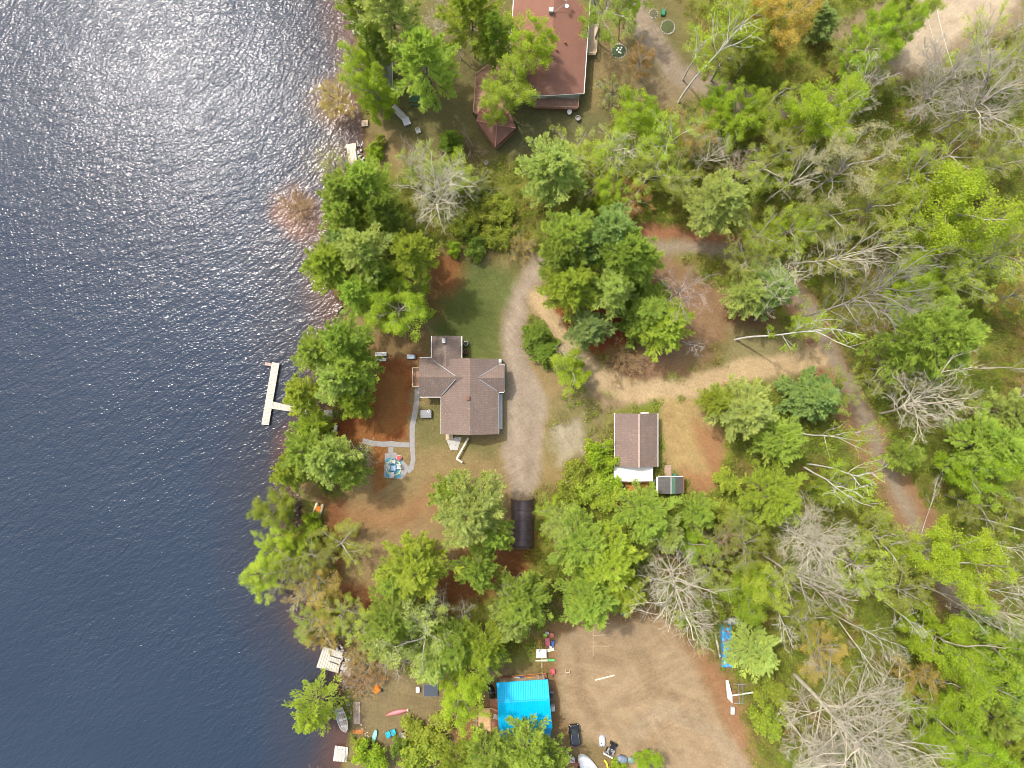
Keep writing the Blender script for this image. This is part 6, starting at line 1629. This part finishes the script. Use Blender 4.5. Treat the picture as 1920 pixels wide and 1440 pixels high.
for a, b_, l in (((1112, 1168), (1112, 1231), 'long batten, the upright of the lumber outline laid on the sandy lot'), ((1113, 1169), (1144, 1169), 'uppermost batten crossing the lumber outline on the sandy lot'),
                 ((1113, 1191.5), (1144, 1190), 'middle batten crossing the lumber outline on the sandy lot'), ((1113, 1211), (1144, 1211.5), 'lowest batten crossing the lumber outline on the sandy lot')):
    plank(a, b_, .08, TANW, l, 'batten', 'batten', group='battens outlining a floor on the sandy lot')
plank((1116, 1275), (1152, 1266), .2, CREAM, 'stout pale plank lying aslant in the middle of the sandy lot', z=.05, h=.1)
# car and machines at the bottom of the lot
def car():
    c = W(1077, 1375); d = 96; t = thing('black_car', 'small black car parked below the right corner of the blue roof', 'car', c); R = Matrix.Rotation(math.radians(d), 3, 'Z'); P = lambda x, y, z: c + R @ Vector((x, y, z))
    rr = lambda l, w, r, z, dx=0: rrect(P(dx, 0, 0).x, P(dx, 0, 0).y, l, w, r, z, d, 5)
    part('body', BLACK, t, lambda b: b.loft([rr(3.55, 1.6, .35, .22), rr(3.75, 1.78, .4, .4), rr(3.75, 1.8, .45, .68), rr(3.6, 1.66, .5, .88), rr(3.3, 1.5, .45, .93)]), smooth=False, bevel=.03)
    part('cabin', GLASS, t, lambda b: b.loft([rr(2.75, 1.5, .3, .92, -.2), rr(2.0, 1.26, .3, 1.38, -.25)]))
    part('roof', plain("car_roof", (.02, .022, .028), .15, .1, spec=.6), t, lambda b: b.loft([rr(2.0, 1.3, .3, 1.36, -.25), rr(1.85, 1.2, .3, 1.44, -.25), rr(1.2, .8, .3, 1.47, -.25)]))
    for s in (-1, 1):
        part('roof_rail', STEEL, t, lambda b: b.tube([P(.55, s * .58, 1.43), P(-.25, s * .62, 1.5), P(-1.05, s * .58, 1.43)], .025)); part('mirror', BLACK, t, lambda b: b.obox(P(.75, s * .98, .95), (.16, .22, .14), d))
        part('headlight', PALEG, t, lambda b: b.obox(P(1.78, s * .6, .66), (.1, .34, .16), d)); part('tail_light', TRED, t, lambda b: b.obox(P(-1.82, s * .62, .7), (.1, .28, .18), d))
        for x in (1.15, -1.15):
            w = part('wheel', RUBBER, t, lambda b: b.tube([P(x, s * .7, .31), P(x, s * .91, .31)], .31, 18)); part('rim', STEEL, w, lambda b: b.tube([P(x, s * .9, .31), P(x, s * .925, .31)], .19, 12))
car()
def tractor():
    c = W(1146, 1401); d = 62; t = thing('ride_on_tractor', 'black ride-on tractor with a pale front blade at the lower edge of the lot', 'tractor', c); R = Matrix.Rotation(math.radians(d), 3, 'Z'); P = lambda x, y, z: c + R @ Vector((x, y, z))
    part('hood', BLACK, t, lambda b: b.loft([[P(x, y, z) for x, y in ((.1, -.38), (1.1, -.33), (1.1, .33), (.1, .38))] for z in (.4, .8)]).obox(P(.6, 0, .83), (.8, .5, .08), d)); part('seat', DARK, t, lambda b: b.obox(P(-.45, 0, .78), (.45, .5, .12), d).obox(P(-.68, 0, .98), (.1, .5, .4), d))
    part('mudguard', GREYM, t, lambda b: b.obox(P(-.4, .5, .72), (.9, .3, .08), d).obox(P(-.4, -.5, .72), (.9, .3, .08), d)); part('mudguard', DARK, t, lambda b: b.obox(P(-.2, 0, .5), (1.3, .75, .3), d))
    for x, r, y in ((-.5, .38, .55), (.8, .27, .5)):
        for s in (-1, 1): part('wheel', RUBBER, t, lambda b: b.tube([P(x, s * (y - .12), r), P(x, s * (y + .14), r)], r, 16))
    part('blade_arm', DARK, t, lambda b: b.beam(P(-.85, .25, .35), P(-1.2, .25, .35), .1, .1).beam(P(-.85, -.25, .35), P(-1.2, -.25, .35), .1, .1)); part('blade', WHITE, t, lambda b: b.obox(P(-1.32, 0, .35), (.22, 1.75, .5), d))
    part('steering_wheel', PALEG, t, lambda b: ring(b, P(.0, 0, 0), .17, .03, 1.05))
    for y in (-.25, .2): part('lamp', WHITE, t, lambda b: b.lathe(P(-.75, y, .8), [(.09, 0), (.11, .08), (.03, .12)], 8))
tractor()
c = W(1129, 1388.5); t = thing('covered_snowmobile', 'white hooded machine with a dark slot left of the black tractor', 'machine', c); t.name = 'hooded_machine'; part('hood', WHITE, t, lambda b: bag(b, c, 1.85, 1.15, .75, 95, 0, .4), smooth=True); part('slot', DARK, t, lambda b: b.beam(c + Vector((-.3, 0, .66)), c + Vector((.05, -.75, .56)), .16, .14)); part('skid', GREYM, t, lambda b: b.obox(c + Vector((0, 0, .03)), (1.2, 2.0, .04)))
c = W(1103, 1436); t = thing('covered_boat', 'boat under a spotted white cover at the bottom edge of the photo', 'boat', c); part('cover', plain("spotted_cover", (.70, .70, .72), .5, .1, 1.6, fine=3), t, lambda b: bag(b, c, 5.0, 2.3, 1.2, -52, 0, .5), smooth=True); part('hull', PALEG, t, lambda b: hull(b, c, 5.1, 2.35, .5, 128, .7, False)); part('outboard_motor', DARK, t, lambda b: b.obox(c + Vector((-.55, -.45, 1.22)), (.55, .4, .35), -50))
c = W(1072, 1432); t = thing('utility_trailer', 'rust red trailer half hidden by the pine left of the covered boat', 'trailer', c); part('bed', CLAYR, t, lambda b: b.obox(c + Vector((0, 0, .5)), (1.9, 2.0, .15), -30)); part('side_panel', plain("trailer_red", (.26, .07, .045), .6), t, lambda b: b.obox(c + Vector((.45, .78, .75)), (1.9, .06, .35), -30).obox(c + Vector((-.5, -.85, .75)), (1.9, .06, .35), -30))
for s in (-1, 1): part('wheel', RUBBER, t, lambda b: b.tube([c + Vector((s * .95, -s * .5, .3)), c + Vector((s * 1.12, -s * .6, .3))], .3, 14))
crate(1073, 1423, .75, .85, .4, 8, WHITE, 'white square tub on the rust red trailer', 'tub', 'trailer_tub', .58); crate(1069, 1416.5, .7, .6, .5, 20, TBLUE, 'dark blue bin at the upper end of the rust red trailer', 'bin', 'trailer_bin', .0)
c = W(1136, 1432); t = thing('yellow_slide', 'curved yellow slide right of the covered boat', 'slide', c)
part('chute', TYEL, t, lambda b: [b.beam(c + Vector((-.5 + .75 * math.sin(a), 1.4 * math.cos(a) - .6, .3)), c + Vector((-.5 + .75 * math.sin(a + .35), 1.4 * math.cos(a + .35) - .6, .3)), .3, .12 + .01 * (i % 2)) for i, a in enumerate(np.arange(.2, 1.8, .35))] and None); part('foot', DARK, t, lambda b: b.obox(c + Vector((.2, -.5, .1)), (.3, .5, .2)))
c = W(1166, 1423); t = thing('tarped_heap', 'blue-grey tarped heap below the black tractor', 'tarp', c); part('tarp', plain("bluegrey_tarp", (.15, .19, .26), .5, .3, 1.5), t, lambda b: bag(b, c, 2.1, 1.5, .8, -15), smooth=True); part('pallet', DECK, t, lambda b: b.obox(c + Vector((0, 0, .06)), (2.2, 1.4, .1), -15))
c = W(1183, 1424); t = thing('green_tarped_heap', 'small grey-green tarped heap right of the blue-grey one', 'tarp', c); part('tarp', plain("greygreen_tarp", (.16, .24, .19), .5, .3, 1.5), t, lambda b: bag(b, c, 1.3, 1.2, .6, -30), smooth=True); part('pallet', DECK, t, lambda b: b.obox(c + Vector((0, 0, .06)), (1.3, 1.1, .1), -30))
c = W(1172, 1152); t = thing('teal_bag', 'small teal bag at the foot of the pines above the sandy lot', 'bag', c); part('sack', TTEAL, t, lambda b: bag(b, c, .8, .55, .35, 30), smooth=True); part('strap', DARK, t, lambda b: b.beam(c + Vector((-.1, -.25, .36)), c + Vector((.1, .25, .36)), .06, .03))
# tarp pile and trailer on the right of the lot
c = W(1362, 1210); t = thing('tarped_woodpile', 'woodpile under a torn blue tarp right of the sandy lot', 'woodpile', c)
def pile(b, x0, x1, y0, y1, h, sd):
    rg = random.Random(sd); n, m = 8, 18; vs = []; P = [[W(x0 + (x1 - x0) * i / n + (7 * j / m) + rg.uniform(-1, 1), y0 + (y1 - y0) * j / m, 0) for i in range(n + 1)] for j in range(m + 1)]
    for j in range(m + 1):
        for i in range(n + 1):
            e = min(i, n - i, j, m - j); q = P[j][i]; vs.append((q.x, q.y, .02 if e == 0 else h * (.75 + .25 * min(e, 2) / 2) + rg.uniform(-.12, .12)))
    b.add(vs, [(j * (n + 1) + i, (j + 1) * (n + 1) + i, (j + 1) * (n + 1) + i + 1, j * (n + 1) + i + 1) for j in range(m) for i in range(n)])
part('tarp', MTARP, t, lambda b: pile(b, 1347, 1372, 1170, 1252, .8, 3)); part('log_stack', DBR, t, lambda b: [b.tube([W(1353 + 2 * k, 1180 + 8 * k, .3), W(1370 + 1.5 * k, 1178 + 8 * k, .3)], .17, 7) for k in range(9)] and None)
c = W(1372, 1164); t = thing('grey_tarped_stack', 'stack under a pale grey tarp above the torn blue tarp', 'woodpile', c); part('tarp', plain("pale_grey_tarp", (.40, .41, .43), .5, .3), t, lambda b: bag(b, c, 3.4, 1.3, .6, -3), smooth=True); part('log_stack', DBR, t, lambda b: b.tube([W(1366, 1167, .16), W(1384, 1168, .16)], .15, 7))
plank((1341, 1188), (1350, 1232), .3, plain("birch_log", (.50, .48, .44), .8, .4), 'long pale log along the left side of the torn blue tarp', 'pale_log', 'log', .14, .22)
c = W(1372, 1300); t = thing('pole_trailer', 'white pole trailer with a pointed side beam right of the sandy lot', 'trailer', c)
part('side_beam', WHITE, t, lambda b: b.slab([W(*p, .75) for p in ((1361, 1276), (1366, 1276), (1373, 1304), (1373.5, 1319), (1364, 1309))], .25)); part('axle_pole', WHITE, t, lambda b: b.tube([W(1373, 1304, .7), W(1413, 1298, .7)], .14, 8)); part('end_cap', DARK, t, lambda b: b.tube([W(1412.5, 1298, .7), W(1416, 1297.6, .7)], .2, 10))
part('frame_rail', STEEL, t, lambda b: [b.beam(W(*p, .5), W(*q, .5), .1, .1) for p, q in (((1374, 1282), (1400, 1284)), ((1376, 1319), (1396, 1318)), ((1385, 1283), (1386, 1318)), ((1393, 1284), (1393, 1318)))] and None)
part('wheel', RUBBER, t, lambda b: b.tube([W(1404, 1299, .3), W(1407, 1299, .3)], .3, 14)); part('wheel', RUBBER, t, lambda b: b.tube([W(1368, 1292, .3), W(1371, 1292, .3)], .3, 14))
c = W(1372, 1330); t = thing('metal_locker', 'small grey-green metal locker below the white pole trailer', 'locker', c); part('body', plain("greygreen_metal", (.36, .40, .36), .5, .3), t, lambda b: b.loft([rrect(c.x, c.y, .6, 1.15, .05, z, -6) for z in (0, .55)])); part('lid', plain("greygreen_lid", (.46, .50, .45), .5), t, lambda b: b.loft([rrect(c.x, c.y, .66, 1.2, .05, z, -6) for z in (.551, .6)]))
c = W(1300, 1206); t = thing('trailer_tongue', 'grey triangular trailer frame standing by the right rim of the sandy lot', 'frame', c)
for a, b_ in (((1291, 1200), (1308, 1199.5)), ((1291.5, 1201), (1301, 1216)), ((1307.5, 1200.5), (1301, 1216)), ((1301, 1216), (1301.5, 1224))): part('frame_bar', STEEL, t, lambda b: b.beam(W(*a, .45), W(*b_, .45 + .004 * b_[1] % .02), .08, .08))
part('stand', DARK, t, lambda b: [b.lathe(W(*p), [(.06, 0), (.05, .4)], 6) for p in ((1293, 1202), (1306, 1201.5), (1301, 1215))] and None)
# power pole and wires at the sand pit
t = thing('power_pole', 'grey wooden power pole among the bare trees below the beige sand pit', 'power pole', W(1730, 182)); top = W(1784, 146, 8.0)
p0 = W(1730, 182); part('pole', plain("pole_wood", (.34, .28, .22), .8, .3), t, lambda b: b.tube([(p0.x, p0.y, -.1), (p0.x + .05, p0.y, 8.1)], .15, 8, .1)); part('cross_arm', DBR, t, lambda b: b.beam((p0.x - .9, p0.y, 7.6), (p0.x + .9, p0.y, 7.6), .1, .12))
part('insulator', WHITE, t, lambda b: [b.lathe((p0.x + k, p0.y, 7.661), [(.05, 0), (.08, .1), (.04, .18)], 8) for k in (-.8, .8)] and None)
for k, (q, l) in enumerate(((W(1757, -30, 7.0), 'thicker pale wire crossing the beige sand pit'), (W(1735, -30, 7.0), 'thinner pale wire left of the thick one over the sand pit'))):
    a = Vector((p0.x + (.8 if k == 0 else -.8), p0.y, 7.8)); q = q + (q - a) * .5; pts = [a.lerp(q, i / 14) - Vector((0, 0, 1.2 * math.sin(math.pi * i / 14))) for i in range(15)]
    tag(part('power_wire', plain("wire_pale", (.62, .60, .54), .5), None, lambda b: b.tube(pts, .035 if k == 0 else .018, 5)), l, 'wire', 'wires over the sand pit')
# stones along the shore: nobody could count them
def stones():
    rng = random.Random(9); b = MB()
    for (x0, y0), (x1, y1), n in (((636, 1215), (648, 1290), 120), ((650, 1310), (690, 1385), 60), ((672, 270), (676, 320), 60), ((640, 560), (606, 690), 40), ((556, 860), (552, 1000), 40), ((648, 1230), (655, 1280), 70)):
        for i in range(n):
            u = rng.random(); c = W(x0 + (x1 - x0) * u + rng.gauss(0, 4), y0 + (y1 - y0) * u + rng.gauss(0, 4), -.08); r = rng.uniform(.07, .24); k = rng.uniform(.7, 1.3)
            b.loft([[c + Vector((r * s * math.cos(a) * k, r * s * math.sin(a), z * r)) for a in np.linspace(0, 6.28, 7)[:-1]] for s, z in ((.8, -1.2), (1, -.2), (.75, .35), (.3, .55))])
    o = b.build('shore_stones', plain("shore_stone", (.44, .41, .38), .8, .4, 3)); o['kind'] = 'stuff'
stones()
